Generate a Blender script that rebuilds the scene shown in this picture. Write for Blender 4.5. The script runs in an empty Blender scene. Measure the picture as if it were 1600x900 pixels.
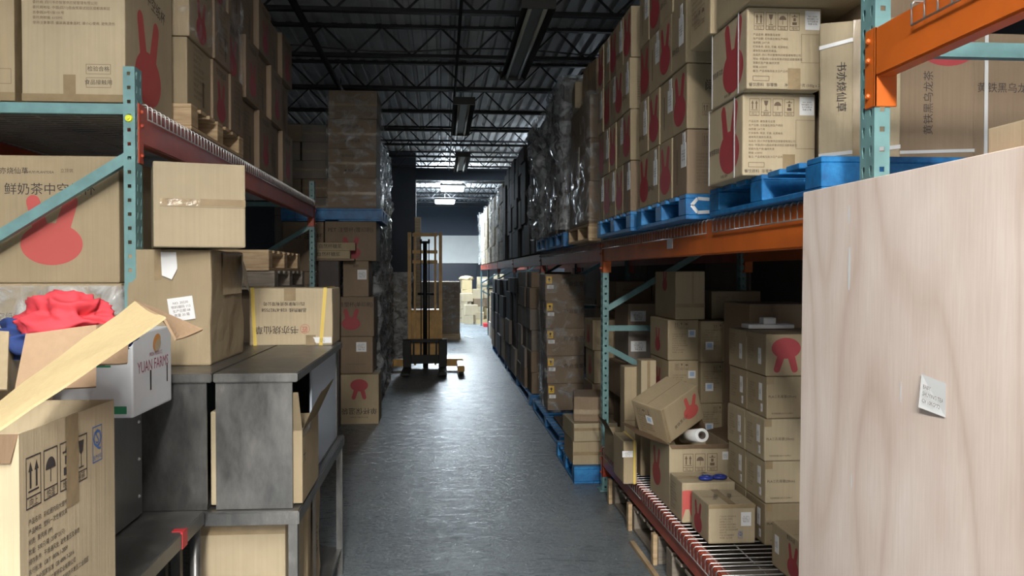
import bpy, bmesh, math, random
from mathutils import Vector, Matrix, noise
R = math.radians
# ------------------------------------------------------------------ camera, world, light, exposure
SC = bpy.context.scene
COL = SC.collection
F = 1365.0
CH = 1.49
YAW = R(4.61)
PITCH = R(1.007)
cam_d = bpy.data.cameras.new('camera'); cam = bpy.data.objects.new('camera', cam_d); COL.objects.link(cam)
cam.location = (0, 0, CH); cam.rotation_euler = (R(90) - PITCH, 0, -YAW)
cam_d.sensor_width = 36; cam_d.lens = F * 36 / 1600; cam_d.clip_end = 100; cam_d.clip_start = 0.05
SC.camera = cam
w = bpy.data.worlds.new('world'); SC.world = w; w.use_nodes = True
w.node_tree.nodes['Background'].inputs[0].default_value = (0.55, 0.62, 0.75, 1)
w.node_tree.nodes['Background'].inputs[1].default_value = 0.02
SC.view_settings.view_transform = 'Standard'; SC.view_settings.look = 'None'
SC.view_settings.exposure = 0.7; SC.view_settings.gamma = 1.0; SC.view_settings.use_curve_mapping = False

def area(name, loc, sx, sy, power, color, rot=(0, 0, 0), spread=180):
    d = bpy.data.lights.new(name, 'AREA'); d.shape = 'RECTANGLE'; d.size = sx; d.size_y = sy
    d.energy = power; d.color = color; d.spread = R(spread)
    o = bpy.data.objects.new(name, d); COL.objects.link(o); o.location = loc; o.rotation_euler = rot
    return o
WARM = (1.0, 0.95, 0.87); COOL = (0.78, 0.9, 1.0)
BACK_LAMPS = [(-0.1, -0.45, 3.46, 80), (0.1, -3.4, 3.46, 430), (0.1, -6.6, 3.46, 500)]   # the lit row of strip lamps behind the camera
for (lx, ly, lz, p) in BACK_LAMPS:
    area('near_lamp_light', (lx, ly, lz), 0.28, 2.3, p, WARM)
    area('near_lamp_uplight', (lx, ly, lz + 0.12), 0.2, 2.2, p * 0.8, WARM, (R(180), 0, 0))  # uplight added over each strip lamp to brighten the roof deck
FAR_LAMPS = [(0.27, 21.6, 3.6, 190), (0.10, 25.6, 3.6, 190)]
for (lx, ly, lz, p) in FAR_LAMPS:
    area('far_lamp_or_fill', (lx, ly, lz - 0.075), 0.5, 1.15, p, COOL)
for (lx, ly, p) in ((-2.6, 22.5, 160), (-2.6, 27.0, 120), (2.9, 16.2, 15)):    # unseen lights added at the sides to brighten the far hall and deck
    area('far_lamp_or_fill', (lx, ly, 3.5), 0.5, 1.15, p, COOL)
for (lx, ly) in ((2.9, 16.2),): area('added_deck_uplight', (lx, ly, 3.6), 0.3, 2.2, 260, COOL, (R(180), 0, 0))  # unseen uplight added above the right rack for the bluish deck
# uplights added above the far lamp housings to brighten the deck
for (lx, ly, lz, p) in FAR_LAMPS:
    area('far_lamp_uplight', (lx, ly, lz + 0.03), 0.5, 1.1, 160, COOL, (R(180), 0, 0))

# ------------------------------------------------------------------ picture-to-place helpers
CR = cam.rotation_euler.to_matrix()
def ray(px, py):
    return CR @ Vector(((px - 800) / F, (450 - py) / F, -1))
def X(px, Y):
    v = ray(px, 426); return v.x / v.y * Y
def Z(px, py, Y):
    v = ray(px, py); return CH + v.z / v.y * Y
def YX(px, x):
    v = ray(px, 426); return x * v.y / v.x

# ------------------------------------------------------------------ materials
MAT = {}
def newmat(name):
    m = bpy.data.materials.new(name); m.use_nodes = True
    nt = m.node_tree; b = nt.nodes['Principled BSDF']; MAT[name] = m
    return m, nt, b
def N(nt, t, **kw):
    n = nt.nodes.new(t)
    for k, v in kw.items():
        if hasattr(n, k): setattr(n, k, v)
        else: n.inputs[k].default_value = v
    return n
def ramp(nt, src, stops):
    r = nt.nodes.new('ShaderNodeValToRGB')
    e = r.color_ramp.elements
    while len(e) < len(stops): e.new(0.5)
    for i, (p, c) in enumerate(stops):
        e[i].position = p; e[i].color = (*c, 1) if len(c) == 3 else c
    nt.links.new(src, r.inputs[0]); return r
def simple(name, col, rough=0.6, metal=0.0, emit=None, es=0, noise_amt=0.0, nscale=8, bump=0.0):
    m, nt, b = newmat(name)
    b.inputs['Base Color'].default_value = (*col, 1); b.inputs['Roughness'].default_value = rough; b.inputs['Metallic'].default_value = metal
    if emit: b.inputs['Emission Color'].default_value = (*emit, 1); b.inputs['Emission Strength'].default_value = es
    if noise_amt:
        tc = N(nt, 'ShaderNodeTexCoord'); n = N(nt, 'ShaderNodeTexNoise'); n.inputs['Scale'].default_value = nscale; n.inputs['Detail'].default_value = 6
        nt.links.new(tc.outputs['Object'], n.inputs['Vector'])
        lo = tuple(max(0, c * (1 - noise_amt)) for c in col); hi = tuple(min(1, c * (1 + noise_amt)) for c in col)
        r = ramp(nt, n.outputs['Fac'], [(0.3, lo), (0.7, hi)]); nt.links.new(r.outputs[0], b.inputs['Base Color'])
        if bump:
            bp = N(nt, 'ShaderNodeBump'); bp.inputs['Strength'].default_value = bump; bp.inputs['Distance'].default_value = 0.01
            nt.links.new(n.outputs['Fac'], bp.inputs['Height']); nt.links.new(bp.outputs[0], b.inputs['Normal'])
    return m
def cardboard(name, col, vary=0.14):
    m, nt, b = newmat(name)
    tc = N(nt, 'ShaderNodeTexCoord'); oi = N(nt, 'ShaderNodeObjectInfo')
    n1 = N(nt, 'ShaderNodeTexNoise'); n1.inputs['Scale'].default_value = 4; n1.inputs['Detail'].default_value = 5
    nt.links.new(tc.outputs['Object'], n1.inputs['Vector'])
    mp = N(nt, 'ShaderNodeMapping'); mp.inputs['Scale'].default_value = (60, 60, 1.2)
    nt.links.new(tc.outputs['Object'], mp.inputs['Vector'])
    n2 = N(nt, 'ShaderNodeTexNoise'); n2.inputs['Scale'].default_value = 1.6; n2.inputs['Detail'].default_value = 2
    nt.links.new(mp.outputs[0], n2.inputs['Vector'])
    c1 = ramp(nt, n1.outputs['Fac'], [(0.25, tuple(c * 0.86 for c in col)), (0.75, tuple(min(1, c * 1.08) for c in col))])
    c2 = ramp(nt, n2.outputs['Fac'], [(0.3, (0.955, 0.955, 0.955)), (0.7, (1.02, 1.02, 1.02))])
    mx = N(nt, 'ShaderNodeMix', data_type='RGBA', blend_type='MULTIPLY'); mx.inputs[0].default_value = 1
    nt.links.new(c1.outputs[0], mx.inputs[6]); nt.links.new(c2.outputs[0], mx.inputs[7])
    hv = N(nt, 'ShaderNodeHueSaturation')
    mr = N(nt, 'ShaderNodeMapRange'); mr.inputs['To Min'].default_value = 1 - vary; mr.inputs['To Max'].default_value = 1 + vary * 0.6
    nt.links.new(oi.outputs['Random'], mr.inputs['Value']); nt.links.new(mr.outputs[0], hv.inputs['Value'])
    nt.links.new(mx.outputs[2], hv.inputs['Color']); nt.links.new(hv.outputs[0], b.inputs['Base Color'])
    b.inputs['Roughness'].default_value = 0.72; b.inputs['Specular IOR Level'].default_value = 0.25
    bp = N(nt, 'ShaderNodeBump'); bp.inputs['Strength'].default_value = 0.25; bp.inputs['Distance'].default_value = 0.004
    ad = N(nt, 'ShaderNodeMath', operation='ADD'); nt.links.new(n1.outputs['Fac'], ad.inputs[0]); nt.links.new(n2.outputs['Fac'], ad.inputs[1])
    nt.links.new(ad.outputs[0], bp.inputs['Height']); nt.links.new(bp.outputs[0], b.inputs['Normal'])
    return m
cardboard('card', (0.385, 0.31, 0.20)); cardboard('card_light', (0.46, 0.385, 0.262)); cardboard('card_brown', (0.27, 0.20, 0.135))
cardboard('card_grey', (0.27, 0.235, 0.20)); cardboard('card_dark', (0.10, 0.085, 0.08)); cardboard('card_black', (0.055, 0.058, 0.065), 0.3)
cardboard('card_inner', (0.36, 0.25, 0.16)); cardboard('card_yellow', (0.52, 0.415, 0.235))
simple('white_carton', (0.68, 0.72, 0.76), 0.55, noise_amt=0.05)
simple('ink', (0.035, 0.03, 0.03), 0.7); simple('ink_soft', (0.13, 0.09, 0.06), 0.7)
simple('rabbit_red', (0.52, 0.095, 0.085), 0.6); simple('rabbit_dark', (0.36, 0.045, 0.055), 0.6)
simple('ink_blue', (0.06, 0.15, 0.4), 0.6); simple('ink_maroon', (0.3, 0.05, 0.1), 0.6); simple('ink_green', (0.03, 0.25, 0.12), 0.6); simple('ink_orange', (0.6, 0.28, 0.08), 0.6)
simple('paper', (0.78, 0.80, 0.82), 0.5); simple('paper_blue', (0.38, 0.52, 0.74), 0.5); simple('sticker_yellow', (0.85, 0.52, 0.03), 0.5)
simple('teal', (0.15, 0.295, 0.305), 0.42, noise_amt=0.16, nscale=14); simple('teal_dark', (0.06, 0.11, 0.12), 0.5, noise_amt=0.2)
simple('orange', (0.60, 0.135, 0.018), 0.38, noise_amt=0.14, nscale=5); simple('orange_shaded', (0.40, 0.065, 0.03), 0.36, noise_amt=0.2, nscale=5)  # second orange is the same beam paint with shade put into its colour
simple('wire', (0.62, 0.63, 0.64), 0.35, 0.8); simple('black_metal', (0.012, 0.012, 0.014), 0.5); simple('black_paint', (0.006, 0.0065, 0.008), 0.6)
simple('yellow_strap', (0.75, 0.56, 0.12), 0.4); simple('white_strap', (0.62, 0.64, 0.66), 0.35); simple('bolt_yellow', (0.7, 0.75, 0.05), 0.4)
simple('mast_yellow', (0.60, 0.33, 0.06), 0.42, noise_amt=0.2); simple('rubber', (0.02, 0.02, 0.02), 0.8)
simple('red_cloth', (0.62, 0.05, 0.07), 0.8, noise_amt=0.2); simple('blue_cloth', (0.02, 0.05, 0.2), 0.8, noise_amt=0.2)
simple('dark_cloth', (0.02, 0.022, 0.03), 0.85); simple('red_paint', (0.5, 0.03, 0.04), 0.5); simple('tube_core', (0.10, 0.08, 0.07), 0.8)
simple('fixture', (0.075, 0.07, 0.06), 0.5); simple('reflector', (0.35, 0.34, 0.3), 0.35); simple('tube_off', (0.5, 0.48, 0.4), 0.3)
simple('tube_on', (0.9, 0.95, 1), 0.3, emit=(0.85, 0.94, 1.0), es=9)
simple('tape_clear', (0.36, 0.28, 0.18), 0.12, noise_amt=0.35, nscale=30, bump=0.8); simple('tape_brown', (0.30, 0.228, 0.135), 0.25, noise_amt=0.12, nscale=20)
simple('paint_stroke', (0.75, 0.77, 0.8), 0.5); simple('blue_plastic', (0.02, 0.04, 0.25), 0.3)
simple('door_white', (0.50, 0.58, 0.68), 0.35); simple('white_panel', (0.42, 0.5, 0.6), 0.4)
# blue painted pallet wood
m, nt, b = newmat('pallet_blue')
tc = N(nt, 'ShaderNodeTexCoord'); n = N(nt, 'ShaderNodeTexNoise'); n.inputs['Scale'].default_value = 9; n.inputs['Detail'].default_value = 8; n.inputs['Roughness'].default_value = 0.7
nt.links.new(tc.outputs['Object'], n.inputs['Vector'])
r = ramp(nt, n.outputs['Fac'], [(0.3, (0.006, 0.06, 0.18)), (0.52, (0.012, 0.16, 0.42)), (0.68, (0.03, 0.26, 0.58)), (0.78, (0.3, 0.4, 0.5))])
nt.links.new(r.outputs[0], b.inputs['Base Color']); b.inputs['Roughness'].default_value = 0.45
def wood(name, c0, c1, scale=(2, 2, 18), rough=0.75):
    m, nt, b = newmat(name)
    tc = N(nt, 'ShaderNodeTexCoord'); mp = N(nt, 'ShaderNodeMapping'); mp.inputs['Scale'].default_value = scale
    nt.links.new(tc.outputs['Object'], mp.inputs['Vector'])
    n = N(nt, 'ShaderNodeTexNoise'); n.inputs['Scale'].default_value = 2.2; n.inputs['Detail'].default_value = 6; n.inputs['Distortion'].default_value = 0.6
    nt.links.new(mp.outputs[0], n.inputs['Vector'])
    r = ramp(nt, n.outputs['Fac'], [(0.3, c0), (0.7, c1)]); nt.links.new(r.outputs[0], b.inputs['Base Color'])
    b.inputs['Roughness'].default_value = rough
wood('pallet_wood', (0.36, 0.25, 0.14), (0.60, 0.45, 0.28)); wood('pallet_old', (0.16, 0.14, 0.12), (0.30, 0.26, 0.21))
# plywood face: whorled veneer
m, nt, b = newmat('plywood')
tc = N(nt, 'ShaderNodeTexCoord'); mp = N(nt, 'ShaderNodeMapping'); mp.inputs['Scale'].default_value = (1, 1.5, 0.42)
nt.links.new(tc.outputs['Object'], mp.inputs['Vector'])
n0 = N(nt, 'ShaderNodeTexNoise'); n0.inputs['Scale'].default_value = 1.9; n0.inputs['Detail'].default_value = 1.5; n0.inputs['Roughness'].default_value = 0.35
nt.links.new(mp.outputs[0], n0.inputs['Vector'])
mul = N(nt, 'ShaderNodeMath', operation='MULTIPLY'); mul.inputs[1].default_value = 15
nt.links.new(n0.outputs['Fac'], mul.inputs[0])
fr = N(nt, 'ShaderNodeMath', operation='PINGPONG'); fr.inputs[1].default_value = 1.0
nt.links.new(mul.outputs[0], fr.inputs[0])
mpf = N(nt, 'ShaderNodeMapping'); mpf.inputs['Scale'].default_value = (1, 60, 3)
nt.links.new(tc.outputs['Object'], mpf.inputs['Vector'])
n1 = N(nt, 'ShaderNodeTexNoise'); n1.inputs['Scale'].default_value = 2.5; n1.inputs['Detail'].default_value = 6
nt.links.new(mpf.outputs[0], n1.inputs['Vector'])
n2 = N(nt, 'ShaderNodeTexNoise'); n2.inputs['Scale'].default_value = 2.2; n2.inputs['Detail'].default_value = 4
nt.links.new(tc.outputs['Object'], n2.inputs['Vector'])
r0 = ramp(nt, fr.outputs[0], [(0.0, (0.72, 0.60, 0.525)), (0.35, (0.80, 0.69, 0.625)), (1.0, (0.84, 0.74, 0.675))])
r1 = ramp(nt, n1.outputs['Fac'], [(0.35, (0.95, 0.94, 0.93)), (0.65, (1.02, 1.02, 1.02))])
r2 = ramp(nt, n2.outputs['Fac'], [(0.3, (0.90, 0.86, 0.84)), (0.6, (1.03, 1.03, 1.04))])
mx = N(nt, 'ShaderNodeMix', data_type='RGBA', blend_type='MULTIPLY'); mx.inputs[0].default_value = 1
nt.links.new(r0.outputs[0], mx.inputs[6]); nt.links.new(r1.outputs[0], mx.inputs[7])
mx2 = N(nt, 'ShaderNodeMix', data_type='RGBA', blend_type='MULTIPLY'); mx2.inputs[0].default_value = 1
nt.links.new(mx.outputs[2], mx2.inputs[6]); nt.links.new(r2.outputs[0], mx2.inputs[7])
nt.links.new(mx2.outputs[2], b.inputs['Base Color']); b.inputs['Roughness'].default_value = 0.6
# stainless steel
m, nt, b = newmat('steel')
tc = N(nt, 'ShaderNodeTexCoord'); n = N(nt, 'ShaderNodeTexNoise'); n.inputs['Scale'].default_value = 5; n.inputs['Detail'].default_value = 9; n.inputs['Roughness'].default_value = 0.7
mp = N(nt, 'ShaderNodeMapping'); mp.inputs['Scale'].default_value = (1.6, 1.6, 0.6); nt.links.new(tc.outputs['Object'], mp.inputs['Vector']); nt.links.new(mp.outputs[0], n.inputs['Vector'])
r = ramp(nt, n.outputs['Fac'], [(0.3, (0.09, 0.092, 0.095)), (0.6, (0.20, 0.20, 0.195)), (0.8, (0.40, 0.40, 0.38))])
nt.links.new(r.outputs[0], b.inputs['Base Color']); b.inputs['Metallic'].default_value = 0.75
r = ramp(nt, n.outputs['Fac'], [(0.3, (0.28,) * 3), (0.7, (0.5,) * 3)]); nt.links.new(r.outputs[0], b.inputs['Roughness'])
# stretch wrap
m, nt, b = newmat('wrap')
tc = N(nt, 'ShaderNodeTexCoord'); mp = N(nt, 'ShaderNodeMapping'); mp.inputs['Scale'].default_value = (4, 4, 5); mp.inputs['Rotation'].default_value = (0.5, 0.4, 0)
nt.links.new(tc.outputs['Object'], mp.inputs['Vector'])
n = N(nt, 'ShaderNodeTexNoise'); n.inputs['Scale'].default_value = 2.3; n.inputs['Detail'].default_value = 5; n.inputs['Distortion'].default_value = 0.9
nt.links.new(mp.outputs[0], n.inputs['Vector'])
bp = N(nt, 'ShaderNodeBump'); bp.inputs['Strength'].default_value = 0.9; bp.inputs['Distance'].default_value = 0.03
nt.links.new(n.outputs['Fac'], bp.inputs['Height']); nt.links.new(bp.outputs[0], b.inputs['Normal'])
b.inputs['Base Color'].default_value = (0.6, 0.63, 0.66, 1); b.inputs['Roughness'].default_value = 0.12
tr = N(nt, 'ShaderNodeBsdfTransparent'); ms = N(nt, 'ShaderNodeMixShader')
rr = ramp(nt, n.outputs['Fac'], [(0.48, (0.03,) * 3), (0.72, (0.5,) * 3)])
nt.links.new(rr.outputs[0], ms.inputs[0]); nt.links.new(tr.outputs[0], ms.inputs[1]); nt.links.new(b.outputs[0], ms.inputs[2])
nt.links.new(ms.outputs[0], nt.nodes['Material Output'].inputs[0])
m2 = m.copy(); m2.name = 'wrap_strong'; MAT['wrap_strong'] = m2
for q_ in m2.node_tree.nodes:
    if q_.type == 'VALTORGB': q_.color_ramp.elements[0].position = 0.36; q_.color_ramp.elements[0].color = (0.15,) * 3 + (1,); q_.color_ramp.elements[1].position = 0.64; q_.color_ramp.elements[1].color = (0.75,) * 3 + (1,)
# concrete floor
m, nt, b = newmat('concrete')
tc = N(nt, 'ShaderNodeTexCoord')
n1 = N(nt, 'ShaderNodeTexNoise'); n1.inputs['Scale'].default_value = 1.1; n1.inputs['Detail'].default_value = 8; n1.inputs['Roughness'].default_value = 0.62
nt.links.new(tc.outputs['Object'], n1.inputs['Vector'])
mp = N(nt, 'ShaderNodeMapping'); mp.inputs['Scale'].default_value = (3, 9, 1); mp.inputs['Rotation'].default_value = (0, 0, 0.12); nt.links.new(tc.outputs['Object'], mp.inputs['Vector'])
n2 = N(nt, 'ShaderNodeTexNoise'); n2.inputs['Scale'].default_value = 2.2; n2.inputs['Detail'].default_value = 9; n2.inputs['Roughness'].default_value = 0.72; n2.inputs['Distortion'].default_value = 1.2
nt.links.new(mp.outputs[0], n2.inputs['Vector'])
r1 = ramp(nt, n1.outputs['Fac'], [(0.3, (0.125, 0.152, 0.172)), (0.7, (0.22, 0.255, 0.28))])
r2 = ramp(nt, n2.outputs['Fac'], [(0.36, (0.42,) * 3), (0.47, (0.95,) * 3), (0.7, (1.12,) * 3)])
mx = N(nt, 'ShaderNodeMix', data_type='RGBA', blend_type='MULTIPLY'); mx.inputs[0].default_value = 1
nt.links.new(r1.outputs[0], mx.inputs[6]); nt.links.new(r2.outputs[0], mx.inputs[7])
vo = N(nt, 'ShaderNodeTexVoronoi', feature='DISTANCE_TO_EDGE'); vo.inputs['Scale'].default_value = 2.6
nw = N(nt, 'ShaderNodeTexNoise'); nw.inputs['Scale'].default_value = 5; nw.inputs['Detail'].default_value = 4
nt.links.new(tc.outputs['Object'], nw.inputs['Vector'])
va = N(nt, 'ShaderNodeMix', data_type='RGBA', blend_type='MIX'); va.inputs[0].default_value = 0.35
nt.links.new(tc.outputs['Object'], va.inputs[6]); nt.links.new(nw.outputs['Color'], va.inputs[7]); nt.links.new(va.outputs[2], vo.inputs['Vector'])
r3 = ramp(nt, vo.outputs['Distance'], [(0.0, (0.5,) * 3), (0.010, (1,) * 3)])
mx2 = N(nt, 'ShaderNodeMix', data_type='RGBA', blend_type='MULTIPLY'); mx2.inputs[0].default_value = 0.8
nt.links.new(mx.outputs[2], mx2.inputs[6]); nt.links.new(r3.outputs[0], mx2.inputs[7])
nt.links.new(mx2.outputs[2], b.inputs['Base Color'])
r4 = ramp(nt, n2.outputs['Fac'], [(0.35, (0.46,) * 3), (0.6, (0.23,) * 3)]); nt.links.new(r4.outputs[0], b.inputs['Roughness'])
bp = N(nt, 'ShaderNodeBump'); b.inputs['Specular IOR Level'].default_value = 0.45; bp.inputs['Strength'].default_value = 0.6; bp.inputs['Distance'].default_value = 0.006
n3 = N(nt, 'ShaderNodeTexNoise'); n3.inputs['Scale'].default_value = 16; n3.inputs['Detail'].default_value = 7; n3.inputs['Roughness'].default_value = 0.65; n3.inputs['Distortion'].default_value = 1.5
nt.links.new(tc.outputs['Object'], n3.inputs['Vector'])
r5 = ramp(nt, n3.outputs['Fac'], [(0.35, (0.62,) * 3), (0.5, (0.2,) * 3)])
mr5 = N(nt, 'ShaderNodeMix', data_type='RGBA', blend_type='LIGHTEN'); mr5.inputs[0].default_value = 0.8
nt.links.new(r4.outputs[0], mr5.inputs[6]); nt.links.new(r5.outputs[0], mr5.inputs[7]); nt.links.new(mr5.outputs[2], b.inputs['Roughness'])
ad = N(nt, 'ShaderNodeMath', operation='ADD'); nt.links.new(n2.outputs['Fac'], ad.inputs[0]); nt.links.new(n3.outputs['Fac'], ad.inputs[1])
nt.links.new(ad.outputs[0], bp.inputs['Height']); nt.links.new(bp.outputs[0], b.inputs['Normal'])
simple('deck_metal', (0.58, 0.59, 0.60), 0.5, noise_amt=0.2, nscale=1.5); simple('wall_dark', (0.035, 0.04, 0.05), 0.7, noise_amt=0.2, nscale=1)
simple('wall_blue', (0.06, 0.075, 0.1), 0.7); simple('wall_white', (0.85, 0.85, 0.80), 0.7, noise_amt=0.05, nscale=2); simple('glass_dark', (0.05, 0.06, 0.08), 0.15)
simple('wall_grey', (0.4, 0.39, 0.37), 0.8, noise_amt=0.2, nscale=1)

# ------------------------------------------------------------------ mesh helpers
def bx(bm, x0, x1, y0, y1, z0, z1, mi=0, mat=None):
    vs = [Vector(p) for p in ((x0, y0, z0), (x1, y0, z0), (x1, y1, z0), (x0, y1, z0), (x0, y0, z1), (x1, y0, z1), (x1, y1, z1), (x0, y1, z1))]
    if mat is not None: vs = [mat @ v for v in vs]
    v = [bm.verts.new(p) for p in vs]; fs = []
    for q in ((0, 3, 2, 1), (4, 5, 6, 7), (0, 1, 5, 4), (1, 2, 6, 5), (2, 3, 7, 6), (3, 0, 4, 7)):
        f = bm.faces.new([v[i] for i in q]); f.material_index = mi; fs.append(f)
    return v, fs
def beam_between(bm, a, b_, wy, wz, mi=0):
    a = Vector(a); b_ = Vector(b_); d = b_ - a; L = d.length
    q = d.to_track_quat('X', 'Z').to_matrix().to_4x4()
    bx(bm, 0, L, -wy / 2, wy / 2, -wz / 2, wz / 2, mi, Matrix.Translation(a) @ q)
def tube(bm, pts, r, n=6, mi=0, cap=True, smooth=True):
    pts = [Vector(p) for p in pts]; rings = []
    up = Vector((0, 0, 1))
    for i, p in enumerate(pts):
        t = (pts[min(i + 1, len(pts) - 1)] - pts[max(i - 1, 0)]).normalized()
        s = t.cross(up)
        if s.length < 1e-3: s = t.cross(Vector((1, 0, 0)))
        s.normalize(); u = s.cross(t)
        rings.append([bm.verts.new(p + (s * math.cos(2 * math.pi * k / n) + u * math.sin(2 * math.pi * k / n)) * r) for k in range(n)])
    for a, c in zip(rings, rings[1:]):
        for k in range(n):
            f = bm.faces.new((a[k], a[(k + 1) % n], c[(k + 1) % n], c[k])); f.material_index = mi; f.smooth = smooth
    if cap:
        for rg in (rings[0][::-1], rings[-1]):
            f = bm.faces.new(rg); f.material_index = mi
def obj(name, bm, mats, parent=None, loc=None, rot=None):
    if isinstance(bm, bpy.types.Mesh): me = bm
    else:
        me = bpy.data.meshes.new(name); bm.to_mesh(me); bm.free()
        for k in (mats if isinstance(mats, (list, tuple)) else [mats]): me.materials.append(MAT[k])
    o = bpy.data.objects.new(name, me); COL.objects.link(o)
    if parent: o.parent = parent
    if loc: o.location = loc
    if rot: o.rotation_euler = rot
    return o
def tag(o, label, cat, group=None):
    n_ = len(label.split())
    if not 4 <= n_ <= 16: print('BADLABEL', n_, label)
    o['label'] = label; o['category'] = cat
    if group: o['group'] = group
    return o
def thing(name, label, cat, loc=(0, 0, 0), rz=0, group=None):
    o = bpy.data.objects.new(name, None); COL.objects.link(o); o.location = loc; o.rotation_euler = (0, 0, rz)
    o.empty_display_size = 0.1
    return tag(o, label, cat, group)
def struct(name, bm, mats):
    o = obj(name, bm, mats); o['kind'] = 'structure'; return o
def copy_tree(o, parent=None, loc=None, label=None, rot=None):
    c = o.copy(); COL.objects.link(c); c.parent = parent
    if loc is not None: c.location = loc
    if rot is not None: c.rotation_euler = rot
    if label: tag(c, label, o['category'])
    for ch in [q for q in bpy.data.objects if q.parent == o]: copy_tree(ch, c)
    return c
ORD = ['lowest', 'second', 'third', 'fourth', 'fifth', 'sixth', 'seventh', 'eighth', 'ninth', 'tenth', 'eleventh', 'twelfth']
NTH = ['first', 'second', 'third', 'fourth', 'fifth', 'sixth', 'seventh', 'eighth', 'ninth', 'tenth', 'eleventh', 'twelfth']

# ------------------------------------------------------------------ print on cartons
TXT = {}
def text_polys(s, align='CENTER', ls=1.25):
    key = (s, align, ls)
    if key in TXT: return TXT[key]
    cu = bpy.data.curves.new('t', 'FONT'); cu.body = s; cu.size = 1; cu.align_x = align; cu.align_y = 'CENTER'; cu.space_line = ls
    cu.resolution_u = 2; cu.fill_mode = 'BOTH'
    o = bpy.data.objects.new('t', cu); COL.objects.link(o)
    dg = bpy.context.evaluated_depsgraph_get(); dg.update()
    me = bpy.data.meshes.new_from_object(o.evaluated_get(dg))
    res = ([(v.co.x, v.co.y) for v in me.vertices], [tuple(p.vertices) for p in me.polygons])
    bpy.data.objects.remove(o); bpy.data.curves.remove(cu); bpy.data.meshes.remove(me)
    TXT[key] = res; return res
def ell(cx, cy, rx, ry, n=28, rot=0):
    c, s = math.cos(rot), math.sin(rot); out = []
    for k in range(n):
        a = 2 * math.pi * k / n; x, y = rx * math.cos(a), ry * math.sin(a)
        out.append((cx + x * c - y * s, cy + x * s + y * c))
    return out
def poly_to(polys, loops):
    vs, fs = polys
    for lp in loops:
        i = len(vs); vs.extend(lp); fs.append(tuple(range(i, i + len(lp))))
def rabbit_polys():
    # rabbit head emblem, unit = total height 1: wide oval head and two splayed ears as one closed outline
    cx, cy, rx, ry = 0, -0.2, 0.43, 0.3
    def he(a): return (cx + rx * math.cos(a), cy + ry * math.sin(a))
    def ear(x0, y0, x1, y1, w1):
        d = Vector((x1 - x0, y1 - y0)).normalized(); n_ = Vector((d.y, -d.x)); out = []
        for k in range(9):
            a = math.pi / 2 - math.pi * k / 8
            p = Vector((x1, y1)) + n_ * math.sin(a) * w1 + d * math.cos(a) * w1; out.append((p.x, p.y))
        return out
    a0, a1, a2, a3 = R(52), R(82), R(98), R(128)
    lp = []
    n = 34
    for k in range(n + 1): lp.append(he(a3 + (2 * math.pi - a3 + a0) * k / n))       # round the bottom to the right ear
    lp += ear(0.15, 0.0, 0.27, 0.405, 0.095)
    lp += [he(a1 + (a2 - a1) * k / 4) for k in range(5)]
    lp += ear(-0.15, 0.0, -0.25, 0.405, 0.095)
    return lp, [tuple(range(len(lp)))]
def rectp(x0, x1, y0, y1): return [(x0, y0), (x1, y0), (x1, y1), (x0, y1)]
def framep(x0, x1, y0, y1, t): return [rectp(x0, x1, y0, y0 + t), rectp(x0, x1, y1 - t, y1), rectp(x0, x0 + t, y0 + t, y1 - t), rectp(x1 - t, x1, y0 + t, y1 - t)]
def icon_polys(kind):
    # unit wide 1, tall 1.7: frame, glyph, caption strip
    vs, fs = [], []; P = (vs, fs)
    poly_to(P, framep(-0.5, 0.5, -0.85, 0.85, 0.045)); poly_to(P, [rectp(-0.46, 0.46, -0.5, -0.455)])
    if kind == 'up':
        for x in (-0.2, 0.2): poly_to(P, [rectp(x - 0.06, x + 0.06, -0.2, 0.35), [(x - 0.14, 0.35), (x + 0.14, 0.35), (x, 0.68)]])
        poly_to(P, [rectp(-0.35, 0.35, -0.32, -0.26)])
    elif kind == 'wet':
        poly_to(P, [[(0.36 * math.cos(math.pi * k / 12), 0.15 + 0.4 * math.sin(math.pi * k / 12)) for k in range(13)], rectp(-0.025, 0.025, -0.3, 0.15)])
    elif kind == 'glass':
        poly_to(P, [[(-0.22, 0.65), (-0.14, 0.25), (0, 0.12), (0.14, 0.25), (0.22, 0.65)][::-1], rectp(-0.025, 0.025, -0.3, 0.14), rectp(-0.2, 0.2, -0.35, -0.3)])
    else:
        poly_to(P, [rectp(-0.22, 0.22, -0.32, -0.05), rectp(-0.12, 0.12, 0.05, 0.35), rectp(-0.3, 0.3, 0.45, 0.52), [(-0.1, 0.52), (0.1, 0.52), (0, 0.72)][::-1]])
    cap = {'up': '向上', 'wet': '怕湿', 'glass': '易碎', 'stack': '堆码'}[kind]
    tv, tf = text_polys(cap); i = len(vs); vs.extend([(x * 0.3, -0.68 + y * 0.3) for x, y in tv]); fs.extend([tuple(k + i for k in f) for f in tf])
    return vs, fs
SHAPES = {}
def shape(k):
    if k not in SHAPES:
        if k == 'rabbit': SHAPES[k] = rabbit_polys()
        elif k.startswith('icon_'): SHAPES[k] = icon_polys(k[5:])
        elif k == 'qs':
            vs, fs = [], []; poly_to((vs, fs), framep(-0.5, 0.5, -0.8, 0.8, 0.05))
            for s, y, sz in (('S', 0.25, 0.8), ('Q', 0.2, 1.15), ('生产许可', -0.6, 0.22)):
                tv, tf = text_polys(s); i = len(vs); vs.extend([(x_ * sz, y + y_ * sz) for x_, y_ in tv]); fs.extend([tuple(q + i for q in f) for f in tf])
            SHAPES[k] = (vs, fs)
    return SHAPES[k]
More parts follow.
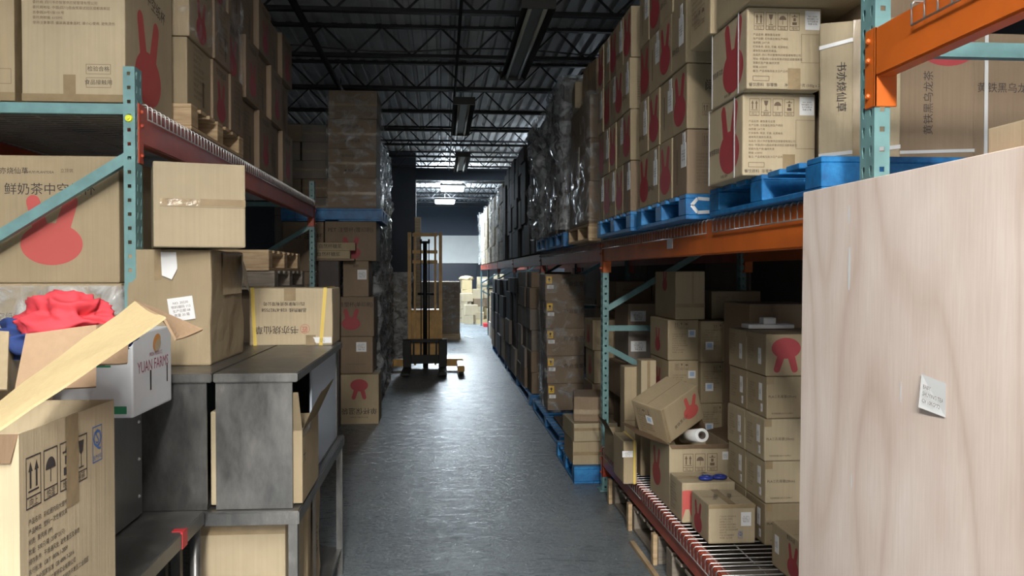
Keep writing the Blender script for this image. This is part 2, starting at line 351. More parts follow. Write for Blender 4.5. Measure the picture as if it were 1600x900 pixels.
PARA = {
 'cup': "产品执行标准: GB/T 27590\n生产许可证编号: (苏)XK16-205-00428\n用途: 适用于冷饮, 热饮, 盛装固体食品\n使用方法: 盛装液体或固体食物, 配合其他辅助工具\n(如勺, 吸管等)进行使用\n生产商名称: 江苏麦浪特生物科技有限公司\n生产商地址: 江苏省盐城市响水县经济开发区智能终端\n产业园7号厂房\n生产商邮编: 224699        产地: 江苏省盐城市\n委托商: 四川书亦智慧供应链管理有限公司\n委托商地址: 中国(四川)自由贸易试验区成都高新区\n吉泰路20号1座101号\n委托商邮编: 610095\n使用注意事项: 盛装高温食品时, 请小心使用, 避免烫伤",
 'cup2': "产品名称:  彩虹圈内贴大塑杯\n产品种类:  塑料一次性餐饮具\n材质:  聚丙烯 (PP)\n数量:  500只/箱 (20袋*25只)\n储存条件:  干燥通风处, 避免重压及暴晒\n执行标准:  GB/T 18006.1-2009\n食品安全国家标准  GB 4806.7-2016\n生产商:  湖北省达美特实业有限公司\n生产商地址:  湖北省黄山市经济开发区工业园区\n生产许可证编号:  鄂XK16-204-00720\n邮编:  431809\n订购部门\n               四川书亦餐饮管理有限公司\n               中国四川自由贸易试验区吉泰南路20号",
 'tea': "产品名称: 黄铁黑乌龙茶\n生产日期: 见包装右侧生产喷码\n保质期: 24个月\n贮存条件: 阴凉, 干燥, 无异味处,\n避免阳光直射及高温。\n出品方: 四川书亦智慧供应链管理有限公司\n地址: 中国(四川)自由贸易试验区成都高新区\n受委托生产商:福州天茶\n邮编: 610093\n备注: 产品规格及批次见产品喷码",
 'small': "产品名称: 茶饮原料包\n生产日期: 见喷码\n保质期: 12个月\n贮存条件: 阴凉干燥处\n执行标准: GB/T 29602\n出品方: 四川供应链管理\n有限公司\n产地: 四川省成都市\n净含量: 1kg*20袋",
}
INKS = ['ink', 'ink_soft', 'rabbit_red', 'rabbit_dark', 'ink_blue', 'ink_maroon', 'ink_green', 'ink_orange', 'paper', 'paper_blue', 'sticker_yellow', 'tape_clear', 'tape_brown', 'yellow_strap', 'white_strap', 'paint_stroke']
def face_frame(face, w_, d, h):
    x, y = w_ / 2, d / 2
    return {'F': (Vector((-x, -y, 0)), Vector((1, 0, 0)), Vector((0, 0, 1)), w_, h), 'R': (Vector((x, -y, 0)), Vector((0, 1, 0)), Vector((0, 0, 1)), d, h),
            'L': (Vector((-x, y, 0)), Vector((0, -1, 0)), Vector((0, 0, 1)), d, h), 'B': (Vector((x, y, 0)), Vector((-1, 0, 0)), Vector((0, 0, 1)), w_, h),
            'T': (Vector((-x, -y, h)), Vector((1, 0, 0)), Vector((0, 1, 0)), w_, d)}[face]
def put(bm, frame, polys, cu, cv, s, rot, mi, off=None, clip=True):
    if off is None: off = DOFF[0]
    o, u, v, fw, fh = frame; nrm = u.cross(v); c, sn = math.cos(rot), math.sin(rot)
    vs, fs = polys; nv = []
    for x, y in vs:
        X_, Y_ = cu + s * (x * c - y * sn), cv + s * (x * sn + y * c)
        if clip: X_ = min(max(X_, 0.001), fw - 0.001); Y_ = min(max(Y_, 0.001), fh - 0.001)
        nv.append(bm.verts.new(o + u * X_ + v * Y_ + nrm * off))
    for f in fs:
        try: q = bm.faces.new([nv[k] for k in f]); q.material_index = mi
        except ValueError: pass
DOFF = [0.0007]
def decorate(bm, dims, dec, base):
    """printing goes into the carton mesh; returns stickers / tapes / straps to become parts"""
    parts = []
    for dd in dec:
        face, kind = dd[0], dd[1]; fr = face_frame(face, *dims); fw, fh = fr[3], fr[4]
        if kind == 'rabbit':
            _, _, u, v, s = dd[:5]; rot = R(dd[5]) if len(dd) > 5 else 0; mk = dd[6] if len(dd) > 6 else 'rabbit_dark'
            put(bm, fr, shape('rabbit'), u * fw, v * fh, s, rot, base + INKS.index(mk))
        elif kind == 'text':
            _, _, s, u, v, sz = dd[:6]; rot = R(dd[6]) if len(dd) > 6 else 0; mk = dd[7] if len(dd) > 7 else 'ink'
            put(bm, fr, text_polys(s), u * fw, v * fh, sz, rot, base + INKS.index(mk))
        elif kind == 'para':
            _, _, k, u, v, sz = dd[:6]; rot = R(dd[6]) if len(dd) > 6 else 0; mk = dd[7] if len(dd) > 7 else 'ink_soft'
            put(bm, fr, text_polys(PARA[k], 'LEFT', 1.5), u * fw, v * fh, sz, rot, base + INKS.index(mk))
        elif kind == 'icons':
            _, _, u, v, s, ks = dd[:6]; mk = dd[6] if len(dd) > 6 else 'ink_soft'
            for i, k in enumerate(ks): put(bm, fr, shape('icon_' + k), u * fw + i * s * 1.18, v * fh, s, 0, base + INKS.index(mk))
        elif kind == 'qs': put(bm, fr, shape('qs'), dd[2] * fw, dd[3] * fh, dd[4], 0, base + INKS.index('ink_blue'))
        elif kind == 'frame':
            _, _, u0, v0, u1, v1, t = dd; vs, fs = [], []
            poly_to((vs, fs), framep(u0 * fw, u1 * fw, v0 * fh, v1 * fh, t)); put(bm, fr, (vs, fs), 0, 0, 1, 0, base + INKS.index('ink_soft'))
        elif kind == 'rect':
            _, _, u0, v0, u1, v1, mk = dd; vs, fs = [], []
            poly_to((vs, fs), [rectp(u0 * fw, u1 * fw, v0 * fh, v1 * fh)]); put(bm, fr, (vs, fs), 0, 0, 1, 0, base + INKS.index(mk))
        else: parts.append(dd)
    return parts
def slab_on(bm, fr, u0, v0, u1, v1, t, mi, rot=0):
    o, u, v, fw, fh = fr; n_ = u.cross(v)
    cx, cy = (u0 + u1) / 2, (v0 + v1) / 2; c, s = math.cos(rot), math.sin(rot); P = []
    for z in (0.0002, t):
        for a, b_ in ((u0, v0), (u1, v0), (u1, v1), (u0, v1)):
            x, y = a - cx, b_ - cy; P.append(bm.verts.new(o + u * (cx + x * c - y * s) + v * (cy + x * s + y * c) + n_ * z))
    for q in ((4, 5, 6, 7), (0, 1, 5, 4), (1, 2, 6, 5), (2, 3, 7, 6), (3, 0, 4, 7)):
        f = bm.faces.new([P[i] for i in q]); f.material_index = mi
PMESH = {}
def part_mesh(dd, dims):
    key = (dd, dims)
    if key in PMESH: return PMESH[key]
    face, kind = dd[0], dd[1]; fr = face_frame(face, *dims); fw, fh = fr[3], fr[4]; bm = bmesh.new()
    if kind in ('sticker', 'sticker_blue', 'sticker_yellow'):
        _, _, u, v, sw, sh = dd[:6]; rot = R(dd[6]) if len(dd) > 6 else 0
        mats = {'sticker': ['paper', 'ink_soft'], 'sticker_blue': ['paper', 'paper_blue'], 'sticker_yellow': ['sticker_yellow', 'ink']}[kind]
        U, V = u * fw, v * fh; slab_on(bm, fr, U - sw / 2, V - sh / 2, U + sw / 2, V + sh / 2, 0.0012, 0, rot)
        if kind == 'sticker':
            s = sw / 7.5
            put(bm, fr, text_polys('NO. 20230\n物料编码 112\n生产日期 08\n数量 20 箱', 'CENTER'), U, V, min(s, sh / 6.5), rot, 1, 0.0016)
        elif kind == 'sticker_blue': slab_on(bm, fr, U - sw * 0.3, V - sh * 0.22, U + sw * 0.3, V + sh * 0.34, 0.0016, 1, rot)
        else:
            vs, fs = [], []; poly_to((vs, fs), [ell(0, 0.1, 0.16, 0.16, 12), rectp(-0.05, 0.05, -0.2, 0.0), rectp(-0.2, 0.2, -0.3, -0.24)]); put(bm, fr, (vs, fs), U, V, sh, rot, 1, 0.0016)
        name = 'sticker'
    elif kind in ('tape', 'tape_clear'):
        _, _, u0, v0, u1, v1 = dd[:6]; mats = ['tape_brown' if kind == 'tape' else 'tape_clear']
        n_ = 8; o, u, v, _, _ = fr; nr = u.cross(v); horiz = (u1 - u0) * fw > (v1 - v0) * fh
        rows = []
        for i in range(n_ + 1):
            t = i / n_; row = []
            for j in range(4):
                q = j / 3
                a = (u0 + (u1 - u0) * (t if horiz else q)) * fw; b_ = (v0 + (v1 - v0) * (q if horiz else t)) * fh
                row.append(bm.verts.new(o + u * a + v * b_ + nr * (0.0012 + 0.0008 * noise.noise(Vector((a * 40, b_ * 40, 3))))))
            rows.append(row)
        for r0, r1 in zip(rows, rows[1:]):
            for j in range(3):
                try: bm.faces.new((r0[j], r1[j], r1[j + 1], r0[j + 1]))
                except ValueError: pass
        bmesh.ops.recalc_face_normals(bm, faces=bm.faces); name = 'packing_tape'
    elif kind in ('strap', 'strap_yellow'):      # vertical loop round the carton at fraction u of the face
        _, _, u, wd = dd[:4]; lean = dd[4] if len(dd) > 4 else 0; mats = ['yellow_strap' if kind == 'strap_yellow' else 'white_strap']
        w_, d, h = dims; e = 0.0035; t2 = 0.0015
        if face in 'FB':
            x = -w_ / 2 + u * w_
            for yy0 in (-d / 2 - e, d / 2 + e - t2):
                v_, _f = bx(bm, x - wd / 2, x + wd / 2, yy0, yy0 + t2, 0, h + e)
                for q in v_:
                    if q.co.z > h / 2: q.co.x += lean
            bx(bm, x + lean - wd / 2, x + lean + wd / 2, -d / 2 - e, d / 2 + e, h + e - t2, h + e)
        else:
            y = -d / 2 + u * d if face == 'R' else d / 2 - u * d
            for xx0 in (-w_ / 2 - e, w_ / 2 + e - t2): bx(bm, xx0, xx0 + t2, y - wd / 2, y + wd / 2, 0, h + e)
            bx(bm, -w_ / 2 - e, w_ / 2 + e, y - wd / 2, y + wd / 2, h + e - t2, h + e)
        bmesh.ops.recalc_face_normals(bm, faces=bm.faces); name = 'strap'
    elif kind == 'hstrap':                        # horizontal strap across one face
        _, _, v0, v1, wd = dd; mats = ['white_strap']; o, u, v, _, _ = fr; nr = u.cross(v)
        q = [o + v * (v0 * fh - wd / 2), o + u * fw + v * (v1 * fh - wd / 2), o + u * fw + v * (v1 * fh + wd / 2), o + v * (v0 * fh + wd / 2)]
        a = [bm.verts.new(p + nr * 0.0003) for p in q]; b2 = [bm.verts.new(p + nr * 0.002) for p in q]; bm.faces.new(b2)
        for i in range(4): bm.faces.new((a[i], a[(i + 1) % 4], b2[(i + 1) % 4], b2[i]))
        name = 'strap'
    me = bpy.data.meshes.new(name)
    bm.to_mesh(me); bm.free()
    for k in mats: me.materials.append(MAT[k])
    PMESH[key] = (name, me); return PMESH[key]
CMESH = {}
def carton_mesh(dims, dec, mat, wear=0.0, seed=0):
    key = (dims, dec, mat, wear, seed)
    if key in CMESH: return CMESH[key]
    w_, d, h = dims; bm = bmesh.new()
    bx(bm, -w_ / 2, w_ / 2, -d / 2, d / 2, 0, h)
    bmesh.ops.recalc_face_normals(bm, faces=bm.faces)
    bmesh.ops.bevel(bm, geom=bm.edges[:], offset=min(0.006, h * 0.04) + wear * 0.3, segments=2, profile=0.6, affect='EDGES')
    if wear:
        bmesh.ops.subdivide_edges(bm, edges=bm.edges[:], cuts=5, use_grid_fill=True)
        for v in bm.verts:
            nn = noise.noise_vector(v.co * 7 + Vector((seed, seed * 2, 0)))
            k = wear if v.co.z > 0.01 else 0
            v.co += Vector((nn.x, nn.y, nn.z * 0.6 if v.co.z > h * 0.5 else 0)) * k
        for f in bm.faces: f.smooth = False
    # closing seam: thin dark line on top and where the flaps meet on the short ends
    DOFF[0] = 0.0007 + wear * 0.75
    parts = decorate(bm, dims, dec, 1)
    DOFF[0] = 0.0007
    e = 0.0008
    for q in (((-w_ / 2 + 0.01, -0.0015), (w_ / 2 - 0.01, -0.0015), (w_ / 2 - 0.01, 0.0015), (-w_ / 2 + 0.01, 0.0015)),):
        f = bm.faces.new([bm.verts.new((a, b_, h + e)) for a, b_ in q]); f.material_index = 2
    me = bpy.data.meshes.new('cardboard_box'); bm.to_mesh(me); bm.free()
    me.materials.append(MAT[mat])
    for k in INKS: me.materials.append(MAT[k])
    CMESH[key] = (me, parts); return CMESH[key]
def carton(label, x0, x1, y0, y1, z0, z1, dec=(), mat='card', rz=0, group=None, wear=0.0, seed=0, name='cardboard_box', cat='box', rot=None):
    if x1 < x0: x0, x1 = x1, x0
    dims = (round(x1 - x0, 3), round(y1 - y0, 3), round(z1 - z0, 3)); dec = tuple(dec)
    me, parts = carton_mesh(dims, dec, mat, wear, seed)
    o = bpy.data.objects.new(name, me); COL.objects.link(o)
    o.location = ((x0 + x1) / 2, (y0 + y1) / 2, z0); o.rotation_euler = rot if rot else (0, 0, R(rz))
    tag(o, label, cat, group)
    for dd in parts:
        nm, pm = part_mesh(dd, dims); p = bpy.data.objects.new(nm, pm); COL.objects.link(p); p.parent = o
        if wear and 'strap' != nm: _o, _u, _v, _a, _b = face_frame(dd[0], *dims); p.location = _u.cross(_v) * wear * 0.75
    return o

def corner_carton(label, cx, cy, w_, d, z0, z1, dec, mat, rz, **kw):
    """placed by its near left bottom corner and turned by rz degrees"""
    a = R(rz); mx_, my_ = cx + math.cos(a) * w_ / 2 - math.sin(a) * d / 2, cy + math.sin(a) * w_ / 2 + math.cos(a) * d / 2
    return carton(label, mx_ - w_ / 2, mx_ + w_ / 2, my_ - d / 2, my_ + d / 2, z0, z1, dec, mat, rz=rz, **kw)

# ------------------------------------------------------------------ the setting
XL, XR, YB, YF, ZD = -4.2, 3.6, 31.0, -11.0, 4.02
bm = bmesh.new(); bx(bm, XL, XR, YF, YB, -0.1, 0); struct('floor', bm, 'concrete')
bm = bmesh.new()      # ribbed steel deck
pitch = 0.15; prof = []; x = XL
while x < XR:
    prof += [(x, ZD), (x + 0.085, ZD), (x + 0.10, ZD + 0.038), (x + 0.135, ZD + 0.038)]; x += pitch
a = [bm.verts.new((px_, YF, pz)) for px_, pz in prof]; c = [bm.verts.new((px_, YB, pz)) for px_, pz in prof]
for i in range(len(a) - 1): bm.faces.new((a[i], a[i + 1], c[i + 1], c[i]))
bx(bm, XL, XR, YF, YB, ZD + 0.05, ZD + 0.1)
struct('ceiling', bm, 'deck_metal')
bm = bmesh.new(); bx(bm, XL - 0.1, XL, YF, YB, 0, ZD + 0.1); struct('wall_left', bm, 'wall_dark')
bm = bmesh.new(); bx(bm, XR, XR + 0.1, YF, YB, 0, ZD + 0.1); struct('wall_right', bm, 'wall_dark')
bm = bmesh.new(); bx(bm, XL, XR, YF - 0.1, YF, 0, ZD + 0.1); struct('wall_front', bm, 'wall_grey')
bm = bmesh.new()
zw0, zw1 = Z(715, 410, YB), Z(715, 368, YB)
xw1 = X(749, YB)
bx(bm, XL, XR, YB, YB + 0.1, 0, zw0); bx(bm, XL, XR, YB, YB + 0.1, zw1, ZD + 0.1, 1); bx(bm, XL, xw1, YB, YB + 0.1, zw0, zw1, 2); bx(bm, xw1, XR, YB, YB + 0.1, zw0, zw1, 2)
struct('wall_back', bm, ['wall_dark', 'wall_blue', 'wall_white'])
bm = bmesh.new(); bx(bm, -2.0, xw1 + 0.05, YB - 0.05, YB - 0.002, zw0 - 0.03, zw0 + 0.02); struct('trim_1', bm, 'wall_white')
bm = bmesh.new(); bx(bm, -1.6, xw1 - 0.1, YB - 0.03, YB - 0.004, 0.7, zw0 - 0.05); struct('window_1', bm, 'glass_dark')
YG = 18.6
bm = bmesh.new(); bx(bm, XL, X(650, YG), YG, YG + 0.25, 0, ZD); struct('wall_middle', bm, 'wall_dark')
bm = bmesh.new(); zg = Z(715, 281, YG)
bx(bm, X(650, YG), XR, YG, YG + 0.22, zg, zg + 0.03); bx(bm, X(650, YG), XR, YG + 0.1, YG + 0.12, zg + 0.03, zg + 0.22); bx(bm, X(650, YG), XR, YG, YG + 0.22, zg + 0.22, zg + 0.25)
struct('trim_2', bm, 'wall_blue')
# open web roof joists
bmj = bmesh.new(); ZJ = CH + 2.2; W = XR - XL
for zz in (0, 0.30):
    bx(bmj, XL, XR, -0.035, -0.007, zz, zz + 0.035); bx(bmj, XL, XR, 0.007, 0.035, zz, zz + 0.035)
x = XL; k = 0
while x < XR - 0.3:
    beam_between(bmj, (x, 0, 0.02 if k % 2 else 0.31), (x + 0.3, 0, 0.31 if k % 2 else 0.02), 0.018, 0.018); x += 0.3; k += 1
jm = bpy.data.meshes.new('joist'); bmj.to_mesh(jm); bmj.free(); jm.materials.append(MAT['black_metal'])
k = 3
y = 7.5 - 1.55 * 11
while y < YB - 0.3:
    o = obj('trim_%d' % k, jm, None, loc=(0, y, ZJ)); o['kind'] = 'structure'; k += 1; y += 1.55

# ------------------------------------------------------------------ pallet racks
HP = 0.0508
def hole_cell(bm, M, w_, h, hole, mi=0):
    """rect cell w x h with polygonal hole, in plane x,z through matrix M"""
    outer = [(0, 0), (w_, 0), (w_, h), (0, h)]
    ov = [bm.verts.new(M @ Vector((x, 0, z))) for x, z in outer]; iv = [bm.verts.new(M @ Vector((x, 0, z))) for x, z in hole]
    n = len(hole); cx = sum(p[0] for p in hole) / n; cz = sum(p[1] for p in hole) / n
    # join each corner to nearest hole vertices in angular order
    ang = [math.atan2(z - cz, x - cx) for x, z in hole]
    oc = [math.atan2(z - cz, x - cx) for x, z in outer]
    near = [min(range(n), key=lambda i: abs(math.atan2(math.sin(ang[i] - a_), math.cos(ang[i] - a_)))) for a_ in oc]
    for s in range(4):
        i0, i1 = near[s], near[(s + 1) % 4]; path = [i0]; i = i0
        while i != i1: i = (i + 1) % n; path.append(i)
        vs = [ov[s], ov[(s + 1) % 4]] + [iv[i] for i in reversed(path)]
        f = bm.faces.new(vs); f.material_index = mi
def column_mesh(height, mat):
    bm = bmesh.new(); cw, cd = 0.041, 0.076; n = int(height / HP)
    sq = [(cw / 2 + a, HP / 2 + b_) for a, b_ in ((-0.0065, -0.0065), (0.0065, -0.0065), (0.0065, 0.0065), (-0.0065, 0.0065))]
    td = []
    for k in range(10):
        a_ = -math.pi / 6 + (math.pi * 4 / 3) * k / 9; td.append((0.019 + 0.0075 * math.cos(a_), 0.030 + 0.0075 * math.sin(a_)))
    td += [(0.0160, 0.010), (0.0185, 0.008), (0.021, 0.010)]
    td2 = td
    for i in range(n):
        z = i * HP
        hole_cell(bm, Matrix.Translation((0, 0, z)), cw, HP, sq)                                     # face towards -y
        hole_cell(bm, Matrix.Translation((0, cd, z)), cw, HP, sq)
        for s in (0, 1):                                                                                # aisle face, x=cw
            hole_cell(bm, Matrix.Translation((cw, s * cd / 2, z)) @ Matrix.Rotation(R(90), 4, 'Z'), cd / 2, HP, td2)
    bmesh.ops.remove_doubles(bm, verts=bm.verts, dist=1e-5)
    bmesh.ops.recalc_face_normals(bm, faces=bm.faces)
    bmesh.ops.solidify(bm, geom=bm.faces[:], thickness=0.002)
    bx(bm, -0.02, cw + 0.02, -0.02, cd + 0.02, 0, 0.006)
    me = bpy.data.meshes.new('column'); bm.to_mesh(me); bm.free(); me.materials.append(MAT[mat]); return me
COLM = {}
def frame_at(rack, y, xa, side, height, mat, braces):
    """xa: aisle face X; side -1 rack lies to the left (aisle face +x), +1 rack lies to the right"""
    key = (height, mat)
    if key not in COLM: COLM[key] = column_mesh(height, mat)
    for back in (0, 1):
        xx = xa + side * back * 1.0
        flip = (side > 0) ^ bool(back)
        o = obj('column', COLM[key], None, rack)
        if flip: o.location = (xx + 0.041, y + 0.076, 0); o.rotation_euler = (0, 0, R(180))
        else: o.location = (xx - 0.041 , y, 0)
    for (s0, z0, s1, z1) in braces:
        bm = bmesh.new(); beam_between(bm, (xa + side * (0.03 + 0.98 * s0), y + 0.035, z0), (xa + side * (0.03 + 0.98 * s1), y + 0.035, z1), 0.03, 0.038)
        obj('brace', bm, mat, rack)
def add_beam(rack, y0, y1, xa, side, z0, z1, mat, backz=True, conn=True, back=True):
    for bk in ((0, 1) if back else (0,)):
        bm = bmesh.new(); x0 = xa + side * (bk * 0.98) ; t = 0.045
        xs = sorted((x0, x0 + side * t))
        bx(bm, xs[0], xs[1], y0 + 0.076, y1, z0, z1); bmesh.ops.bevel(bm, geom=bm.edges[:], offset=0.005, segments=2, affect='EDGES')
        b_ = obj('beam', bm, mat, rack)
        if not conn: continue
        for ye, s in ((y0 + 0.076, 1), (y1, -1)):
            bm = bmesh.new(); xo = x0 - side * 0.004 * (1 if bk == 0 else -1)
            xx = sorted((xo, xo + side * 0.008)); zt = z1 + 0.0; zb = z0 - 0.075
            # plate lapping the column and an angle plate at the beam end
            bx(bm, *xx, *sorted((ye - s * 0.045, ye + s * 0.006)), zb, zt)
            xs2 = sorted((xo, xo + side * 0.06)); bx(bm, *xs2, *sorted((ye, ye + s * 0.006)), zb, zt)
            bmesh.ops.bevel(bm, geom=bm.edges[:], offset=0.002, segments=1, affect='EDGES')
            for zz in (zt - 0.03, zt - 0.08, zb + 0.03):
                q = bmesh.ops.create_icosphere(bm, subdivisions=1, radius=0.008, matrix=Matrix.Translation((xo - side * 0.003, ye - s * 0.022, zz)))
            obj('beam_connector', bm, mat, b_)
def wire_deck(label, y0, y1, xa, side, z, group=None):
    """welded mesh deck with wires that waterfall over the aisle beam"""
    t = thing('wire_deck', label, 'wire deck', (xa, (y0 + y1) / 2, z), 0, group); L = y1 - y0
    bm = bmesh.new(); n = int(L / 0.052); r = 0.0028
    for i in range(n + 1):
        yy = -L / 2 + i * L / n
        tube(bm, [(side * 1.02, yy, 0), (-side * 0.004, yy, 0), (-side * 0.010, yy, -0.006), (-side * 0.010, yy, -0.055)], r, 5)
    obj('cross_wires', bm, 'wire', t)
    bm = bmesh.new()
    for xx in (0.03, 0.18, 0.34, 0.5, 0.66, 0.82, 0.97): tube(bm, [(side * xx, -L / 2, -0.005), (side * xx, L / 2, -0.005)], r, 5)
    tube(bm, [(-side * 0.010, -L / 2, -0.055), (-side * 0.010, L / 2, -0.055)], r, 5)
    obj('long_wires', bm, 'wire', t)
    return t
XRA = 1.094; XLA = -1.105
FR = [2.14, 5.875, 9.6, 13.33, 17.07, 20.8, 24.5]
rr_ = thing('pallet_rack', 'long teal and orange pallet rack along the right of the aisle', 'rack', (XRA, FR[0], 0))
def reparent(rack):     # keep world coordinates of parts under the empty
    inv = Matrix.Translation(rack.location).inverted()
    for c_ in [q for q in bpy.data.objects if q.parent == rack]: c_.matrix_parent_inverse = inv
br_low = [(0, 0.35, 1, 0.75), (1, 0.8, 0, 1.25)]
frame_at(rr_, FR[0], XRA, 1, 3.0, 'teal', [(0, 2.065, 1, 2.065), (0, 0.2, 1, 0.2), (0, 0.5, 1, 1.1), (0, 1.4, 1, 1.15), (0, 2.2, 1, 2.9)])
frame_at(rr_, FR[1], XRA, 1, 1.78, 'teal', [(0, 1.11, 1, 1.11), (0, 1.24, 0.80, 1.70), (0, 0.98, 1, 0.45), (0, 0.2, 1, 0.2)])
frame_at(rr_, FR[2], XRA, 1, 1.70, 'teal', [(0, 1.11, 1, 1.11), (0, 1.24, 0.80, 1.66), (0, 0.98, 1, 0.45)])
for i, yy in enumerate(FR[3:]):
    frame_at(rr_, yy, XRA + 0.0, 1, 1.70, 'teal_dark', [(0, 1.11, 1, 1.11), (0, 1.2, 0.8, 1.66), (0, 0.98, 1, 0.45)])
for i in range(6): add_beam(rr_, FR[i], FR[i + 1], XRA, 1, 1.565, 1.70, 'orange' if i < 1 else 'orange_shaded', conn=i < 4)
add_beam(rr_, FR[0], FR[1], XRA, 1, 0.17, 0.30, 'orange_shaded')
add_beam(rr_, -1.6, FR[0], XRA, 1, 1.985, 2.11, 'orange'); add_beam(rr_, -1.6, FR[0], XRA, 1, 1.565, 1.70, 'orange')
frame_at(rr_, -1.676, XRA, 1, 2.3, 'teal', [])
# roundel price card on the beam and blank card
bm = bmesh.new(); yc = YX(1047, XRA); bx(bm, XRA - 0.003, XRA - 0.001, yc - 0.05, yc + 0.05, 1.605, 1.635 + 0.02)
obj('beam_card', bm, 'paper', rr_)
reparent(rr_)
lr_ = thing('pallet_rack', 'teal and orange pallet rack along the left of the aisle', 'rack', (XLA, 3.27, 0))
frame_at(lr_, 3.27, XLA, -1, 2.285, 'teal', [(0, 2.085, 1, 2.085), (0, 1.915, 1, 1.29), (0, 1.2, 1, 1.2), (0, 0.3, 1, 0.3)])
frame_at(lr_, 7.73, XLA, -1, 2.30, 'teal', [(0, 2.085, 1, 2.085), (0, 1.9, 1, 1.3), (0, 1.2, 1, 1.2)])
add_beam(lr_, 3.27, 7.73, XLA, -1, 1.965, 2.11, 'orange_shaded')
bm = bmesh.new(); bmesh.ops.create_cone(bm, segments=16, radius1=0.014, radius2=0.012, depth=0.008, cap_ends=True, matrix=Matrix.Translation((XLA - 0.0205, 3.266, Z(203, 185, 3.27))) @ Matrix.Rotation(R(90), 4, 'X'))
bmesh.ops.create_cone(bm, segments=8, radius1=0.005, radius2=0.005, depth=0.012, cap_ends=True, matrix=Matrix.Translation((XLA - 0.0205, 3.264, Z(203, 185, 3.27))) @ Matrix.Rotation(R(90), 4, 'X'))
obj('yellow_bolt', bm, 'bolt_yellow', lr_)['label'] = 'yellow round bolt cap'
reparent(lr_)
wire_deck('galvanised wire deck on the left rack, its wires hooked over the beam', 3.38, 7.70, XLA, -1, 2.117)
wire_deck('wire deck under the blue pallet nearest the plywood on the right rack', 2.23, 3.43, XRA, 1, 1.707)
wire_deck('wire deck under the blue pallet with the white mark on right rack', 3.52, 4.66, XRA, 1, 1.707)
wire_deck('wire deck under the third blue pallet, beside the second right column', 4.72, 5.85, XRA, 1, 1.707)
for i, (a_, b_) in enumerate(((5.97, 7.15), (7.2, 8.35), (8.4, 9.58))):
    wire_deck('wire deck on the right rack beyond the second column, %s one' % ['nearest', 'middle', 'farthest'][i], a_, b_, XRA, 1, 1.707)
for i, (a_, b_) in enumerate(((2.23, 3.42), (3.46, 4.64), (4.68, 5.84))):
    wire_deck('low wire deck of the bottom right shelf, %s' % ['nearest the plywood sheet', 'middle of three', 'beside the teal column'][i], a_, b_, XRA, 1, 0.307)
wire_deck('wire deck above the big orange beam at top right', 0.72, 1.95, XRA, 1, 2.117)

# ------------------------------------------------------------------ pallets
PAL = {}
def pallet_mesh(w_, d, h, mat, style):
    """w along X, d along Y"""
    bm = bmesh.new(); bh = h - 0.036
    if style == 'block':
        for iy in (-1, 0, 1):
            cy = iy * (d / 2 - 0.055); bx(bm, -w_ / 2, w_ / 2, cy - 0.055, cy + 0.055, 0.018, 0.018 + bh)
        for ix in (-1, 0, 1): bx(bm, ix * (w_ / 2 - 0.07) - 0.07, ix * (w_ / 2 - 0.07) + 0.07, -d / 2, d / 2, 0, 0.018)
        for iy in (-1, 1): bx(bm, -w_ / 2 + 0.14, w_ / 2 - 0.14, iy * (d / 2 - 0.06) - 0.06, iy * (d / 2 - 0.06) + 0.06, 0, 0.016)
    else:
        for iy in (-1, 0, 1): cy = iy * (d / 2 - 0.025); bx(bm, -w_ / 2, w_ / 2, cy - 0.022, cy + 0.022, 0.018, 0.018 + bh)
        for k in range(4): xx = -w_ / 2 + 0.05 + k * (w_ - 0.1) / 3; bx(bm, xx - 0.05, xx + 0.05, -d / 2, d / 2, 0, 0.018)
    n = max(5, int((w_ if style == 'str' else d) / 0.145))
    for k in range(n):
        if style == 'str':
            xx = -w_ / 2 + 0.05 + k * (w_ - 0.1) / (n - 1); bx(bm, xx - 0.048, xx + 0.048, -d / 2, d / 2, h - 0.018, h)
        else:
            yy = -d / 2 + 0.05 + k * (d - 0.1) / (n - 1); bx(bm, -w_ / 2, w_ / 2, yy - 0.05, yy + 0.05, h - 0.018, h)
    bmesh.ops.bevel(bm, geom=bm.edges[:], offset=0.0025, segments=1, affect='EDGES')
    me = bpy.data.meshes.new('pallet'); bm.to_mesh(me); bm.free(); me.materials.append(MAT[mat]); return me
def pallet(label, x0, x1, y0, y1, z, h=0.11, mat='pallet_blue', style='block', rz=0, group=None):
    key = (round(x1 - x0, 2), round(y1 - y0, 2), h, mat, style)
    if key not in PAL: PAL[key] = pallet_mesh(*key)
    o = obj('pallet', PAL[key], None, loc=((x0 + x1) / 2, (y0 + y1) / 2, z), rot=(0, 0, R(rz))); return tag(o, label, 'pallet', group)

DK = 1.712      # top of the wires, right rack upper level
XP = 1.03
p1 = pallet('blue pallet on right rack in front, partly behind plywood sheet', 1.06, 2.05, 2.375, 3.39, DK, 0.105)
p2 = pallet('blue pallet with white mark on its end, middle of the right rack bay', 1.01, 2.0, 3.56, 4.48, DK, 0.105)
bm = bmesh.new()    # white chevron mark on the end block
pts = [(0.06, 0.045), (0.085, 0.085), (0.035, 0.09), (0.018, 0.06), (0.03, 0.03), (0.085, 0.03)]
pts = [(0.10, 0.085), (0.05, 0.088), (0.025, 0.06), (0.05, 0.03), (0.10, 0.033)]
for q0, q1 in zip(pts, pts[1:]): beam_between(bm, (q0[0], 0, q0[1]), (q1[0], 0, q1[1]), 0.001, 0.014)
c_ = obj('painted_mark', bm, 'paint_stroke', p2, loc=(-0.495, -0.461, -0.002)); c_['label'] = 'white painted chevron mark'
pallet('blue pallet on right rack nearest the second teal column', 1.0, 2.0, 4.58, 5.57, DK, 0.105)
pallet('pale wooden pallet just past the second right column', 1.02, 2.0, 6.02, 7.0, DK, 0.12, 'pallet_wood', 'str')
pallet('dark blue pallet under the wrapped stack in the third right bay', 1.02, 2.0, 7.3, 8.3, DK, 0.12)
